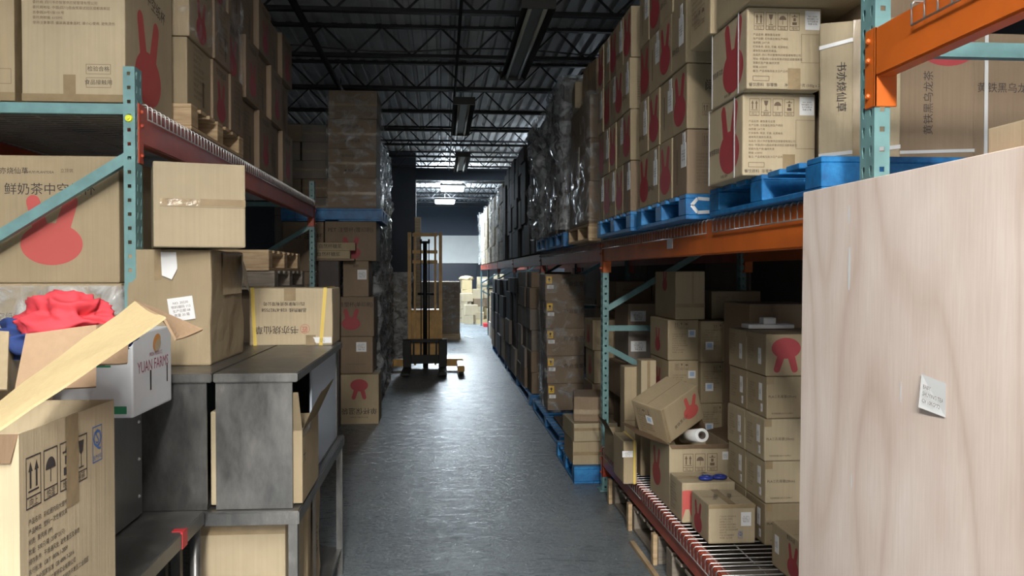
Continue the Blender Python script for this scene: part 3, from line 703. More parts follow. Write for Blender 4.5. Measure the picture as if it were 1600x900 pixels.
pallet('blue pallet at far end of third right bay', 1.02, 2.0, 8.5, 9.4, DK, 0.12)

# ------------------------------------------------------------------ right rack, upper level
ZT = DK + 0.105; TH = 0.274
TEA_F = (('F', 'text', '阔叶乌龙茶', 0.5, 0.66, 0.05), ('F', 'icons', 0.2, 0.30, 0.03, ('up', 'glass', 'wet', 'stack')))
TEA_F2 = (('F', 'icons', 0.2, 0.84, 0.03, ('up', 'glass', 'wet')), ('F', 'para', 'tea', 0.10, 0.40, 0.0088))
RAB = (('L', 'rabbit', 0.5, 0.5, 0.215),)
LAB = (('L', 'sticker', 0.78, 0.62, 0.075, 0.10), ('L', 'sticker', 0.8, 0.88, 0.04, 0.05), ('L', 'rect', 0.3, 0.2, 0.36, 0.75, 'ink_soft'))
LAB2 = (('L', 'sticker', 0.7, 0.55, 0.07, 0.12), ('L', 'sticker', 0.72, 0.86, 0.035, 0.05), ('L', 'text', '阔叶乌龙', 0.3, 0.3, 0.03))
def tea_wall(x, ys, tiers, pal, z0, th, depth_x, labels):
    for t_ in range(tiers):
        for i, (a_, b_) in enumerate(zip(ys, ys[1:])):
            k = (i + t_) % 2; dec = (TEA_F if (t_ % 2) else TEA_F2) + (RAB if k else (LAB if (i * 3 + t_) % 4 < 2 else LAB2))
            jx = 0.012 * noise.noise(Vector((i * 3.1, t_ * 7.7, x * 9)))
            carton('tea carton %s, %s tier, %s from the front on %s' % ('with red rabbit print' if k else 'with white stickers', ORD[t_], NTH[i], pal),
                   x + jx, x + jx + depth_x, a_ + 0.004, b_ - 0.004, z0 + t_ * th, z0 + (t_ + 1) * th - 0.002, dec, 'card_brown' if (i + t_) % 5 == 0 else 'card')
    # hidden row behind the front one keeps the load solid
tea_wall(1.02, [3.58, 3.81, 4.04, 4.26, 4.46], 4, 'middle blue pallet', ZT, TH, 0.40, None)
tea_wall(1.005, [4.60, 4.80, 5.00, 5.19, 5.38, 5.55], 4, 'third blue pallet', ZT, TH, 0.40, None)
for t_ in range(5):
    carton('plain tea carton behind the front row, %s tier of middle blue pallet' % ORD[t_] if t_ < 4 else 'top carton behind front row on middle blue pallet, under the roof', 1.44, 1.82, 3.6, 3.85, ZT + t_ * TH, ZT + (t_ + 1) * TH - 0.002, TEA_F2)
# nearest blue pallet
front_big = (('F', 'icons', 0.16, 0.83, 0.034, ('up', 'glass', 'wet', 'stack')), ('F', 'para', 'tea', 0.08, 0.44, 0.0088), ('F', 'frame', 0.08, 0.10, 0.3, 0.16, 0.0015),
             ('F', 'frame', 0.73, 0.33, 0.995, 0.68, 0.001), ('F', 'sticker', 0.88, 0.85, 0.05, 0.062), ('F', 'text', '餐饮原料  非零售', 0.22, 0.05, 0.013), ('F', 'text', '净含量: 1千克 (500g x 2)', 0.75, 0.05, 0.012), ('F', 'tape', 0.55, 0.0, 0.72, 0.26))
side_big = (('L', 'rabbit', 0.64, 0.52, 0.245, 0, 'rabbit_dark'), ('L', 'text', '黄铁黑乌龙', 0.20, 0.42, 0.024), ('L', 'text', '净含量: 见箱体', 0.5, 0.06, 0.012), ('R', 'text', 'x', 0.5, 0.5, 0.01))
y0 = 2.86; x0 = 1.006
for i, (yy, xx, z0, z1) in enumerate(((2.87, 1.008, ZT, ZT + 0.276), (2.81, 1.0, ZT + 0.277, ZT + 0.545))):
    o = carton(['tan tea carton with large red rabbit, lower of two on the near blue pallet', 'tan tea carton with large red rabbit, upper of two on near blue pallet'][i],
               xx, xx + 0.252, yy, yy + 0.38, z0, z1, front_big + side_big + (('L', 'strap', 0.05, 0.008), ('L', 'strap', 0.80, 0.008)), 'card_light')
carton('shaded carton overhanging the two rabbit cartons, at the top of the photo', 0.99, 1.45, 2.66, 3.10, ZT + 0.547, ZT + 0.85, (('F', 'tape', 0.4, 0, 0.5, 1),), 'card')
carton('carton with printed lines left of the overhanging one, third on near pallet', 0.98, 1.3, 3.14, 3.40, ZT + 0.547, ZT + 0.83, (('L', 'icons', 0.3, 0.35, 0.04, ('up', 'glass', 'wet')), ('L', 'para', 'small', 0.1, 0.6, 0.013)), 'card')
carton('plain carton behind the strapped leaning carton on near blue pallet', 1.30, 1.68, 2.95, 3.33, ZT, ZT + 0.5, (), 'card_brown')
# leaning carton with vertical writing
lean = corner_carton('tan carton with vertical black writing and grey straps, left of the tall column', X(1278, 2.72), 2.72, 0.24, 0.30, ZT, ZT + 0.47,
              (('F', 'text', '书亦烧仙草', 0.27, 0.56, 0.032, -90), ('F', 'tape', 0.42, 0, 0.52, 1.0), ('F', 'tape', 0.54, 0, 0.66, 1.0), ('F', 'hstrap', 0.83, 0.93, 0.012), ('F', 'hstrap', 0.1, 0.14, 0.012)), 'card_light', -24, wear=0.004, seed=4)
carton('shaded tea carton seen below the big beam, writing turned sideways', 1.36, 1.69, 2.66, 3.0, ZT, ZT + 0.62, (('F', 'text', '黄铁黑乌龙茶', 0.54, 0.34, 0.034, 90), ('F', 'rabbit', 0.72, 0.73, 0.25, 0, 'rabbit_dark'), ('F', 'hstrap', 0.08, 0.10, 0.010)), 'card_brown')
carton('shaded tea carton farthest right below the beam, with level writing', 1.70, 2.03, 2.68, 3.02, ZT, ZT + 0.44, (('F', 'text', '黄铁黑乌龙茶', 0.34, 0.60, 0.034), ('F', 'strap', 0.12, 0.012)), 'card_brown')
carton('small pale carton peeking over the plywood at right edge', 1.135, 1.5, 1.42, 1.74, 1.712, 1.79, (), 'card_light', rz=0)
pallet('blue pallet end on the shelf behind the small pale carton', 1.55, 2.05, 0.9, 1.9, 1.712, 0.105)

rnd = random.Random(5)
def wrap(label, x0, x1, y0, y1, z0, z1, amp=0.02, seed=1, n=64, m_=40, group=None, taper=0.0):
    """crinkled clear film round a stack"""
    bm = bmesh.new(); per = []; cx, cy = (x0 + x1) / 2, (y0 + y1) / 2; a, b_ = (x1 - x0) / 2, (y1 - y0) / 2
    for k in range(n):
        t = k / n * 4; s = int(t); q = t - s
        p = [(-a + 2 * a * q, -b_), (a, -b_ + 2 * b_ * q), (a - 2 * a * q, b_), (-a, b_ - 2 * b_ * q)][s]; nn = [(0, -1), (1, 0), (0, 1), (-1, 0)][s]
        per.append((p, nn))
    rows = []
    for j in range(m_ + 1):
        z = z0 + (z1 - z0) * j / m_; row = []
        for (p, nn) in per:
            v = abs(noise.noise(Vector((p[0] * 6 + seed, p[1] * 6, z * 5)))) * 1.6 + abs(noise.noise(Vector((p[0] * 17, p[1] * 17 + seed, z * 13)))) * 0.6
            d = 0.006 + amp * v; row.append(bm.verts.new((p[0] + nn[0] * d, p[1] + nn[1] * d, z - (z0)))); 
        rows.append(row)
    for r0, r1 in zip(rows, rows[1:]):
        for k in range(n): f = bm.faces.new((r0[k], r0[(k + 1) % n], r1[(k + 1) % n], r1[k])); f.smooth = True
    o = obj('stretch_wrap', bm, 'wrap_strong' if seed in (77, 8, 15, 100, 101, 104) else 'wrap', loc=(cx, cy, z0)); return tag(o, label, 'plastic wrap', group)
def stack(lab, x0, x1, y0, y1, z0, zs, nx=1, ny=1, mats=('card',), dec=(), group=None, jit=0.01, seed=0):
    """lab: phrase; zs: tier boundaries above z0"""
    rn = random.Random(seed); n_ = 0
    for t_ in range(len(zs) - 1):
        for i in range(nx):
            for j in range(ny):
                group = group or lab.replace('carton ', 'cartons ', 1).replace('crate ', 'crates ', 1)
                a_, b_ = x0 + (x1 - x0) * i / nx, x0 + (x1 - x0) * (i + 1) / nx; c1, d1 = y0 + (y1 - y0) * j / ny, y0 + (y1 - y0) * (j + 1) / ny
                jj = rn.uniform(-jit, jit); jy = rn.uniform(-jit, jit) * 0.3
                pos = ''
                if ny > 1: pos = ', ' + NTH[j] + (' row' if ny > 1 else '')
                if nx > 1: pos += ', ' + ['aisle side', 'inner side', 'inmost side'][i if x0 > 0 else nx - 1 - i]
                carton('%s, %s tier%s' % (lab, ORD[t_], pos), a_ + jj + 0.003, b_ + jj - 0.003, c1 + jy + 0.003, d1 + jy - 0.003, z0 + zs[t_], z0 + zs[t_ + 1] - 0.002, dec, rn.choice(mats), group=group, rz=0); n_ += 1
Z12 = DK + 0.12
stack('brown carton on pale pallet past second column', 1.03, 1.5, 6.04, 6.98, Z12, [0, 0.3, 0.6, 0.9], 1, 2, ('card_brown', 'card_grey'), seed=1)
o = carton('carton with loose flaps topping the stack past second column', 1.06, 1.42, 6.08, 6.45, Z12 + 0.9, Z12 + 1.16, (('F', 'icons', 0.3, 0.6, 0.03, ('up', 'stack')), ('L', 'tape', 0.45, 0, 0.55, 1)), 'card_brown', rz=6, wear=0.006, seed=3)
carton('small carton on the aisle edge of same stack top', 1.02, 1.22, 6.55, 6.9, Z12 + 0.9, Z12 + 1.10, (('F', 'icons', 0.4, 0.6, 0.03, ('up',)),), 'card', rz=-5)
wrap('clear wrap around the stack on the pale pallet', 1.02, 1.51, 6.03, 6.99, Z12 + 0.02, Z12 + 0.92, 0.02, 3)
stack('dark carton in the wrapped stack on dark blue pallet', 1.03, 1.5, 7.32, 8.28, Z12, [0, 0.33, 0.66, 1.0, 1.3], 1, 2, ('card_grey', 'card_dark'), seed=2)
wrap('shiny clear wrap on the tall stack in third right bay', 1.015, 1.51, 7.31, 8.29, Z12 + 0.02, Z12 + 1.31, 0.05, 8)
stack('dark carton in the stack before third column', 1.03, 1.5, 8.5, 9.38, Z12, [0, 0.4, 0.8, 1.2], 1, 2, ('card_dark', 'card_grey'), seed=3)
wrap('crumpled grey wrap on the stack before the third column', 1.0, 1.51, 8.48, 9.4, Z12 + 0.0, Z12 + 1.22, 0.07, 15)
yy = 9.75; k = 0
zt2 = 1.703
for s_ in range(9):     # tall columns of dark grey crates
    L = 0.46 + 0.03 * (s_ % 3); tiers = [0, 0.36, 0.73, 1.08, 1.40] if s_ % 2 else [0, 0.40, 0.80, 1.18, 1.36]
    stack('dark grey crate in %s tall column beyond the wrapped stacks' % NTH[s_], 1.02 + 0.02 * (s_ % 2), 1.5, yy, yy + L, zt2, tiers, 1, 1, ('card_black', 'card_dark'), seed=20 + s_, jit=0.02)
    yy += L + 0.03
k = 0; yy = 14.8
for s_ in range(7):
    L = 0.95; stack('tan carton in %s lit stack at far end of right rack' % NTH[s_], 1.04, 1.5, yy, yy + L, zt2, [0, 0.33, 0.66, 1.0, 1.3], 1, 1, ('card', 'card_light', 'card_light'), seed=40 + s_, jit=0.015)
    if s_ % 2 == 0: wrap('clear wrap on the %s lit stack at far right rack end' % NTH[s_], 1.02, 1.52, yy - 0.01, yy + L + 0.01, zt2, zt2 + 1.32, 0.05, 30 + s_)
    yy += L + 0.3

# ------------------------------------------------------------------ right rack, low shelf of the near bay
ZS = 0.312
def from_px(px0, px1, Y): return X(px0, Y), X(px1, Y)
PLA = (('F', 'text', 'PLA三孔吸管(20cm)', 0.22, 0.52, 0.0145), ('F', 'text', '书亦供应链 SHUYI SUPPLY', 0.22, 0.12, 0.0085), ('L', 'sticker', 0.70, 0.6, 0.035, 0.075), ('L', 'sticker', 0.76, 0.22, 0.02, 0.035), ('L', 'para', 'small', 0.12, 0.5, 0.0075), ('F', 'tape', 0, 0.82, 0.1, 1.0))
PLAR = (('F', 'rabbit', 0.28, 0.5, 0.15, 180, 'rabbit_dark'), ('L', 'sticker', 0.7, 0.45, 0.035, 0.07), ('L', 'para', 'small', 0.1, 0.6, 0.0075), ('F', 'tape', 0, 0.85, 0.08, 1))
for t_ in range(5):
    z0 = ZS + t_ * 0.183; dx = (0, 0.0, -0.005, 0.004, 0.0)[t_]
    for r_ in range(2):
        yy = 3.65 + r_ * 0.245
        carton(('straw carton lettered PLA, %s tier of the %s column beside the plywood' % (ORD[t_], ['front', 'rear'][r_])) if t_ < 4 else ('carton with upside down red rabbit topping the %s PLA column' % ['front', 'rear'][r_]),
               1.389 + dx, 1.389 + dx + 0.32, yy, yy + 0.24, z0, z0 + 0.181, PLA if t_ < 4 else PLAR, 'card_light' if t_ in (1, 2) else 'card')
# small box at the right, rabbit on the aisle side
carton('small carton with rabbit at the foot of the plywood, near end of shelf', 1.33, 1.62, 3.03, 3.42, ZS, ZS + 0.175, (('L', 'rabbit', 0.55, 0.45, 0.125), ('L', 'sticker', 0.14, 0.55, 0.04, 0.07), ('L', 'text', '黄芪乌龙', 0.5, 0.9, 0.02)), 'card')
carton('taped carton at the shelf front with two printed lines on top', 1.153, 1.361, 3.69, 3.95, ZS, ZS + 0.171,
       (('L', 'rabbit', 0.4, 0.45, 0.14), ('F', 'para', 'small', 0.23, 0.42, 0.0078), ('F', 'sticker', 0.80, 0.62, 0.045, 0.06), ('F', 'qs', 0.68, 0.22, 0.02), ('F', 'tape', 0, 0.9, 1, 1.0), ('T', 'text', '书亦烧仙草', 0.35, 0.5, 0.022, 70), ('T', 'text', '书亦烧仙草', 0.65, 0.5, 0.022, 70), ('T', 'tape', 0.42, 0, 0.58, 1)), 'card_light', rz=0)
b_n2 = carton('carton with sideways rabbit under the blue scissors', 1.125, 1.38, 4.01, 4.23, ZS, ZS + 0.19, (('F', 'rabbit', 0.10, 0.42, 0.15, 180, 'rabbit_red'), ('T', 'tape', 0, 0.4, 1, 0.6), ('L', 'para', 'small', 0.1, 0.5, 0.01)), 'card_light')
# scissors
t = thing('scissors', 'blue handled scissors lying on a carton on low right shelf', 'scissors', (1.285, 4.08, ZS + 0.19 + 0.012), R(10))
for s_ in (-1, 1):
    bm = bmesh.new(); tube(bm, [(s_ * 0.036 + 0.028 * math.cos(a_ * math.pi / 8), -0.02 + 0.022 * math.sin(a_ * math.pi / 8), 0) for a_ in range(17)], 0.009, 8, cap=False); obj('handle', bm, 'blue_plastic', t)
    bm = bmesh.new(); beam_between(bm, (s_ * 0.02, 0.0, 0), (-s_ * 0.004, 0.09, 0), 0.014, 0.003); obj('blade', bm, 'wire', t)
# open carton
def open_carton(label, x0, x1, y0, y1, z0, z1, dec, mat, flaps, rz=0, wear=0, name='open_cardboard_box', th=0.005):
    """flaps: (side, angle from horizontal-outward in degrees (90 = straight up), length)"""
    w_, d, h = round(x1 - x0, 3), round(y1 - y0, 3), round(z1 - z0, 3)
    root = thing(name, label, 'box', ((x0 + x1) / 2, (y0 + y1) / 2, z0), R(rz))
    bm = bmesh.new(); a, b_ = w_ / 2, d / 2
    bx(bm, -a, a, -b_, b_, 0, th); bx(bm, -a, a, -b_, -b_ + th, th, h); bx(bm, -a, a, b_ - th, b_, th, h); bx(bm, -a, -a + th, -b_ + th, b_ - th, th, h); bx(bm, a - th, a, -b_ + th, b_ - th, th, h)
    parts = decorate(bm, (w_, d, h), tuple(dec), 1)
    body = obj('body', bm, [mat] + INKS, root)
    for dd in parts: nm, pm = part_mesh(dd, (w_, d, h)); obj(nm, pm, None, body)
    for (s_, ang, L) in flaps:
        bm = bmesh.new(); A = R(ang)
        ln = w_ if s_ in 'FB' else d; n_ = 5
        rows = []
        for k in range(n_ + 1):
            q = L * k / n_; row = []
            for j in range(7):
                e = -ln / 2 + ln * j / 6; sh = 0.012 * k / n_ * (1 if j < 3 else -1 if j > 3 else 0)
                warp = 0.012 * noise.noise(Vector((e * 5, q * 8, ang))) * (k / n_)
                row.append((e + sh, q * math.cos(A), q * math.sin(A) + warp))
            rows.append(row)
        M = {'F': Matrix.Translation((0, -b_, h)) @ Matrix.Rotation(R(180), 4, 'Z'), 'B': Matrix.Translation((0, b_, h)), 'L': Matrix.Translation((-a, 0, h)) @ Matrix.Rotation(R(90), 4, 'Z'), 'R': Matrix.Translation((a, 0, h)) @ Matrix.Rotation(R(-90), 4, 'Z')}[s_]
        vs = [[bm.verts.new(M @ Vector(p)) for p in row] for row in rows]
        for r0, r1 in zip(vs, vs[1:]):
            for j in range(6): bm.faces.new((r0[j], r0[j + 1], r1[j + 1], r1[j]))
        bmesh.ops.solidify(bm, geom=bm.faces[:], thickness=0.004)
        obj('flap', bm, 'card_inner' if ang < 60 else mat, root)
    return root
o3 = open_carton('open carton with handling symbols and spread flaps on the low shelf', 1.131, 1.442, 4.265, 4.66, ZS, ZS + 0.318,
     (('F', 'icons', 0.31, 0.72, 0.052, ('up', 'wet', 'stack'), 'ink_soft'), ('F', 'sticker', 0.92, 0.82, 0.03, 0.04), ('L', 'rabbit', 0.35, 0.5, 0.20)), 'card_light',
     [('L', 18, 0.17), ('F', -75, 0.02), ('B', 40, 0.15), ('R', 12, 0.14)])
# tilted carton lying in its mouth
tb = carton('tilted tan carton with red rabbit lying on the open carton', 1.10, 1.37, 4.36, 4.62, 0, 0.225,
            (('F', 'icons', 0.1, 0.84, 0.03, ('up', 'wet')), ('F', 'sticker_blue', 0.36, 0.5, 0.045, 0.045), ('F', 'para', 'small', 0.1, 0.2, 0.009), ('R', 'rabbit', 0.5, 0.55, 0.14), ('R', 'text', '黄芪乌龙', 0.5, 0.2, 0.025)), 'card')
tb.data = tb.data
me, parts = carton_mesh((0.27, 0.22, 0.2), (('F', 'rabbit', 0.72, 0.55, 0.125, -8, 'rabbit_red'), ('F', 'text', '黄铁黑乌龙', 0.42, 0.34, 0.022, 12), ('L', 'icons', 0.2, 0.75, 0.03, ('up', 'wet', 'stack')), ('L', 'para', 'small', 0.12, 0.3, 0.01), ('L', 'sticker_blue', 0.5, 0.55, 0.045, 0.045), ('F', 'tape', 0.0, 0.0, 0.06, 1.0)), 'card')
for c_ in [q for q in bpy.data.objects if q.parent == tb]: bpy.data.objects.remove(c_)
tb.data = me
for dd in parts: nm, pm = part_mesh(dd, (0.27, 0.22, 0.2)); p = bpy.data.objects.new(nm, pm); COL.objects.link(p); p.parent = tb
tb.location = (X(1050, 4.52), 4.52, 0.685); tb.rotation_euler = Matrix.Rotation(R(32), 3, 'Z').to_euler(); tb.rotation_euler = (R(8), R(-24), R(28))
# white film roll poking out
t = thing('plastic_film_roll', 'white roll of film with a hollow core beside the tilted carton', 'roll', (X(1097, 4.26), 4.25, 0.68))
t.rotation_euler = (R(-12), 0, R(4))
def ring_tube(bm, ro, ri, L, n=24, mi=0):
    a = [[bm.verts.new((r_ * math.cos(2 * math.pi * k / n), y_, r_ * math.sin(2 * math.pi * k / n))) for k in range(n)] for (r_, y_) in ((ro, 0), (ro, L), (ri, L), (ri, 0))]
    for i in range(4):
        p_, q_ = a[i], a[(i + 1) % 4]
        for k in range(n): f = bm.faces.new((p_[k], p_[(k + 1) % n], q_[(k + 1) % n], q_[k])); f.material_index = mi; f.smooth = i in (0, 2)
bm = bmesh.new(); ring_tube(bm, 0.034, 0.020, 0.26); obj('film', bm, 'paper', t)
bm = bmesh.new(); ring_tube(bm, 0.0195, 0.015, 0.26); obj('core', bm, 'tube_core', t)
# background cartons on the low shelf
SM = (('F', 'icons', 0.28, 0.86, 0.024, ('up', 'glass', 'wet')), ('F', 'para', 'small', 0.14, 0.42, 0.0085), ('F', 'sticker_blue', 0.78, 0.66, 0.042, 0.042), ('L', 'rabbit', 0.45, 0.45, 0.14))
SM2 = (('F', 'para', 'small', 0.1, 0.55, 0.0085), ('F', 'sticker_blue', 0.3, 0.4, 0.045, 0.045), ('F', 'icons', 0.5, 0.85, 0.024, ('up', 'glass', 'wet')))
YA = 4.85; xa0, xa1 = X(1047, YA), X(1092, YA); zz = [ZS, 0.53, 0.76, Z(1070, 563, YA), Z(1070, 499, YA)]
for t_ in range(4):
    carton('carton with blue sticker in left column at the shelf back, %s tier' % ORD[t_], xa0 - 0.004 * t_, xa1, YA, YA + 0.42, zz[t_], zz[t_ + 1] - 0.002, SM, 'card')
carton('tall plain carton on top of the left column, its shadow slanting', X(1054, YA), X(1100, YA), YA - 0.02, YA + 0.45, zz[4], Z(1070, 424, YA), (('F', 'tape', 0.55, 0.25, 0.62, 1), ('F', 'tape', 0, 0.25, 1, 0.33), ('L', 'rabbit', 0.5, 0.8, 0.12)), 'card')
YB_ = 4.80; xb0, xb1 = X(1094, YB_), X(1141, YB_); zz = [ZS, 0.53, Z(1115, 630, YB_), Z(1115, 566, YB_), Z(1115, 501, YB_)]
for t_ in range(4):
    carton('carton with blue sticker in middle column at the shelf back, %s tier' % ORD[t_], xb0 + 0.005, xb1, YB_, YB_ + 0.4, zz[t_], zz[t_ + 1] - 0.002, SM2, 'card')
carton('wide low carton lying across the middle column top, blue sticker', X(1112, 4.95), X(1189, 4.95), 4.95, 5.3, Z(1115, 501, YB_) + 0.0, Z(1150, 455, 4.95), (('F', 'para', 'small', 0.1, 0.5, 0.0075), ('F', 'sticker_blue', 0.66, 0.25, 0.045, 0.045)), 'card')
xc0, xc1 = X(1145, 4.62), X(1180, 4.62)
stack('carton with white sticker in third column, beside the PLA cartons', xc0, xc1, 4.62, 4.95, ZS, [0, 0.22, 0.45, 0.68, 0.9], 1, 1, ('card',), (('F', 'sticker', 0.55, 0.55, 0.035, 0.06), ('F', 'para', 'small', 0.05, 0.5, 0.01)), seed=9, jit=0.003)
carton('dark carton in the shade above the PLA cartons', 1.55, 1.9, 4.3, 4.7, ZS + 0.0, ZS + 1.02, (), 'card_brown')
t = thing('foam_tray', 'white foam tray lying on the dark carton under the beam', 'tray', (1.52, 4.0, ZS + 0.917))
bm = bmesh.new(); bx(bm, -0.10, 0.12, -0.05, 0.05, 0, 0.02); bx(bm, -0.02, 0.04, -0.03, 0.03, 0.02, 0.05); bmesh.ops.bevel(bm, geom=bm.edges[:], offset=0.003, segments=1, affect='EDGES'); obj('tray_body', bm, 'paper', t)
# small stuff at left end of shelf
Ys = 4.98
carton('small upright tan carton beside the left column, near the teal column', X(1002, Ys), X(1026, Ys), Ys, Ys + 0.12, 0.70, Z(1012, 563, Ys), (('F', 'tape', 0.4, 0, 0.6, 1),), 'card_light')
carton('carton supporting the small upright tan carton', X(1000, Ys), X(1028, Ys), Ys - 0.02, Ys + 0.3, ZS, 0.699, (), 'card')
carton('folded tan cardboard sleeve standing next to the teal column', X(976, 5.1), X(1000, 5.1), 5.1, 5.22, ZS, Z(985, 573, 5.1), (('F', 'tape', 0, 0.48, 1, 0.49),), 'card')
sb = carton('carton with yellow strap and white sticker behind the open flap', X(968, 4.9), X(1000, 4.72), 4.78, 5.06, ZS, ZS + 0.24, (('F', 'strap_yellow', 0.8, 0.012), ('F', 'sticker', 0.3, 0.7, 0.06, 0.035)), 'card', rz=0)
open_carton('low open carton with raised flap by the second teal column', X(958, 5.35), X(1010, 5.35), 5.3, 5.62, ZS, ZS + 0.17, (), 'card', [('F', 20, 0.14), ('L', 60, 0.1)])
# pallets on the floor under the low shelf
pallet('pale wooden pallet on the floor under the low shelf, near teal column', 1.10, 2.05, 4.36, 5.58, 0.0, 0.145, 'pallet_old', 'block')
pallet('wooden pallet on the floor under the low shelf, nearer the plywood', 1.10, 2.05, 2.95, 4.2, 0.0, 0.145, 'pallet_old', 'block')
for k, yy in enumerate((5.55, 4.96, 4.37)):
    bm = bmesh.new(); bx(bm, -0.012, 0.012, -0.025, 0.025, 0, 0.158); bmesh.ops.bevel(bm, geom=bm.edges[:], offset=0.003, segments=1, affect='EDGES')
    o = obj('wood_post', bm, 'pallet_wood', loc=(1.082, yy, 0)); tag(o, 'short pale wood post under the orange low beam, %s from camera' % ['farthest', 'middle one', 'nearest'][k], 'post')
bm = bmesh.new(); bx(bm, -0.012, 0.012, -1.3, 1.3, 0, 0.02); o = obj('wood_strip', bm, 'pallet_wood', loc=(1.075 - 0.035, 3.4, 0)); tag(o, 'pale wood strip on the floor along the low right shelf', 'wood strip')

# ------------------------------------------------------------------ right rack, floor level of farther bays
YW = 8.35; x0, x1 = X(854, YW), X(913, YW); zs = [Z(880, p_, YW) for p_ in (641, 599, 556, 513, 470, 428)]
pallet('dark blue pallet on the floor under the yellow sticker cartons', x0 - 0.02, x0 + 0.98, 7.2, 9.45, 0.0, 0.12)
for t_ in range(5):
    carton('brown carton with yellow warning sticker, %s of the five by the aisle' % ORD[t_], x0 + 0.006 * (2 - t_), x1, YW, YW + 0.5, max(zs[t_], 0.121) if t_ == 0 else zs[t_], zs[t_ + 1] - 0.002,
           (('F', 'sticker_yellow', 0.10, 0.78, 0.055, 0.07), ('F', 'sticker', 0.13, 0.52, 0.065, 0.035), ('F', 'text', '乔治金茶', 0.72, 0.62, 0.05), ('F', 'rect', 0.4, 0.82, 0.6, 0.825, 'ink_soft')), 'card_brown')
wrap('clear film edge around the yellow sticker cartons', x0 - 0.012, x1 + 0.01, YW - 0.004, YW + 0.505, 0.14, 1.47, 0.008, 51)
bm = bmesh.new(); bx(bm, -0.16, 0.16, -0.4, 0.4, 0, 0.02); o = obj('cardboard_sheet', bm, 'card_dark', loc=(x0 + 0.2, 7.75, 0.12)); tag(o, 'dark flat cardboard sheet lying on the floor pallet', 'cardboard')
# inner stacks between
stack('carton behind the second teal column', 1.40, 2.0, 7.0, 7.9, 0.121, [0, 0.27, 0.54, 0.80, 1.06, 1.30], 2, 1, ('card_brown', 'card'), (('F', 'rect', 0.2, 0.7, 0.7, 0.72, 'ink_soft'),), seed=12)
stack('labelled carton seen through the second teal frame', 1.30, 1.9, 6.12, 6.6, 0.121, [0, 0.22, 0.47, 0.72, 0.97, 1.15], 2, 1, ('card_brown', 'card_grey'), (('F', 'sticker', 0.25, 0.5, 0.11, 0.075),), seed=13, jit=0.03)
stack('carton on aisle side past second teal column', 1.18, 1.42, 6.75, 7.15, 0.121, [0, 0.26, 0.5, 0.76, 1.0], 1, 1, ('card_brown', 'card'), (('L', 'rabbit', 0.5, 0.5, 0.15),), seed=14, jit=0.02)
pallet('blue pallet sticking out under the floor cartons by teal column', 0.93, 1.9, 6.08, 7.06, 0.0, 0.12)
yy = 6.12
carton('tan carton lowest on the blue floor pallet by the teal column', 0.93, 1.25, yy + 0.02, yy + 0.46, 0.121, 0.29, (('F', 'tape', 0, 0.4, 1, 0.55),), 'card')
carton('tan carton second on the blue floor pallet by the teal column', 0.925, 1.24, yy + 0.0, yy + 0.46, 0.291, 0.42, (('F', 'tape', 0, 0.6, 1, 0.75),), 'card_light', rz=2)
carton('carton in film atop two tan ones by the teal column', 0.97, 1.19, yy + 0.05, yy + 0.45, 0.422, 0.60, (('L', 'tape', 0, 0.5, 1, 0.7), ('F', 'tape', 0, 0.3, 1, 0.5)), 'card_brown', rz=-8, wear=0.005, seed=8)
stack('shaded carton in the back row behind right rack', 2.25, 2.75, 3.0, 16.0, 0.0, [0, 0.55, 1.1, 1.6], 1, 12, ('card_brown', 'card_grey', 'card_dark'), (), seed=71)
# farther bays at floor level
pallet('blue floor pallet in the fourth right bay', 0.98, 1.95, 9.72, 13.1, 0.0, 0.12)
stack('brown carton in the floor stack behind yellow sticker cartons', 0.99, 1.45, 9.8, 11.3, 0.121, [0, 0.24, 0.48, 0.72, 0.96, 1.2, 1.38], 1, 3, ('card_brown', 'card_grey'), (('F', 'sticker', 0.7, 0.6, 0.08, 0.1),), seed=15, jit=0.02)
stack('dark carton in the floor stack of fourth right bay', 0.97, 1.42, 11.5, 13.0, 0.121, [0, 0.36, 0.7, 1.1, 1.3], 1, 2, ('card_dark', 'card_grey', 'card_black'), (('F', 'sticker', 0.5, 0.6, 0.1, 0.1),), seed=16, jit=0.03)
pallet('blue floor pallet in the fifth right bay', 0.98, 1.95, 13.5, 16.9, 0.0, 0.12)
stack('dark carton in the floor stack of fifth right bay', 0.97, 1.42, 13.5, 16.8, 0.121, [0, 0.33, 0.66, 1.0, 1.25], 1, 4, ('card_dark', 'card_brown', 'card_black'), (('F', 'sticker', 0.5, 0.5, 0.1, 0.1),), seed=17, jit=0.03)
stack('tan carton in the floor stack of sixth right bay', 1.12, 1.55, 17.3, 20.6, 0.0, [0, 0.35, 0.7, 1.05], 1, 4, ('card_grey', 'card_brown'), (), seed=18, jit=0.03)

# ------------------------------------------------------------------ plywood sheet leaning on the right rack
yl = 2.38; xl = X(1248, yl)
PH = 1.715; PWD = 1.25
t = thing('plywood_sheet', 'tall pinkish plywood sheet standing at right, paper label taped on', 'plywood', (xl, yl, 0))
bm = bmesh.new(); bx(bm, 0, 0.02, -PWD, 0, 0, PH); bmesh.ops.bevel(bm, geom=bm.edges[:], offset=0.0015, segments=1, affect='EDGES'); 
pw = obj('panel', bm, 'plywood', t)
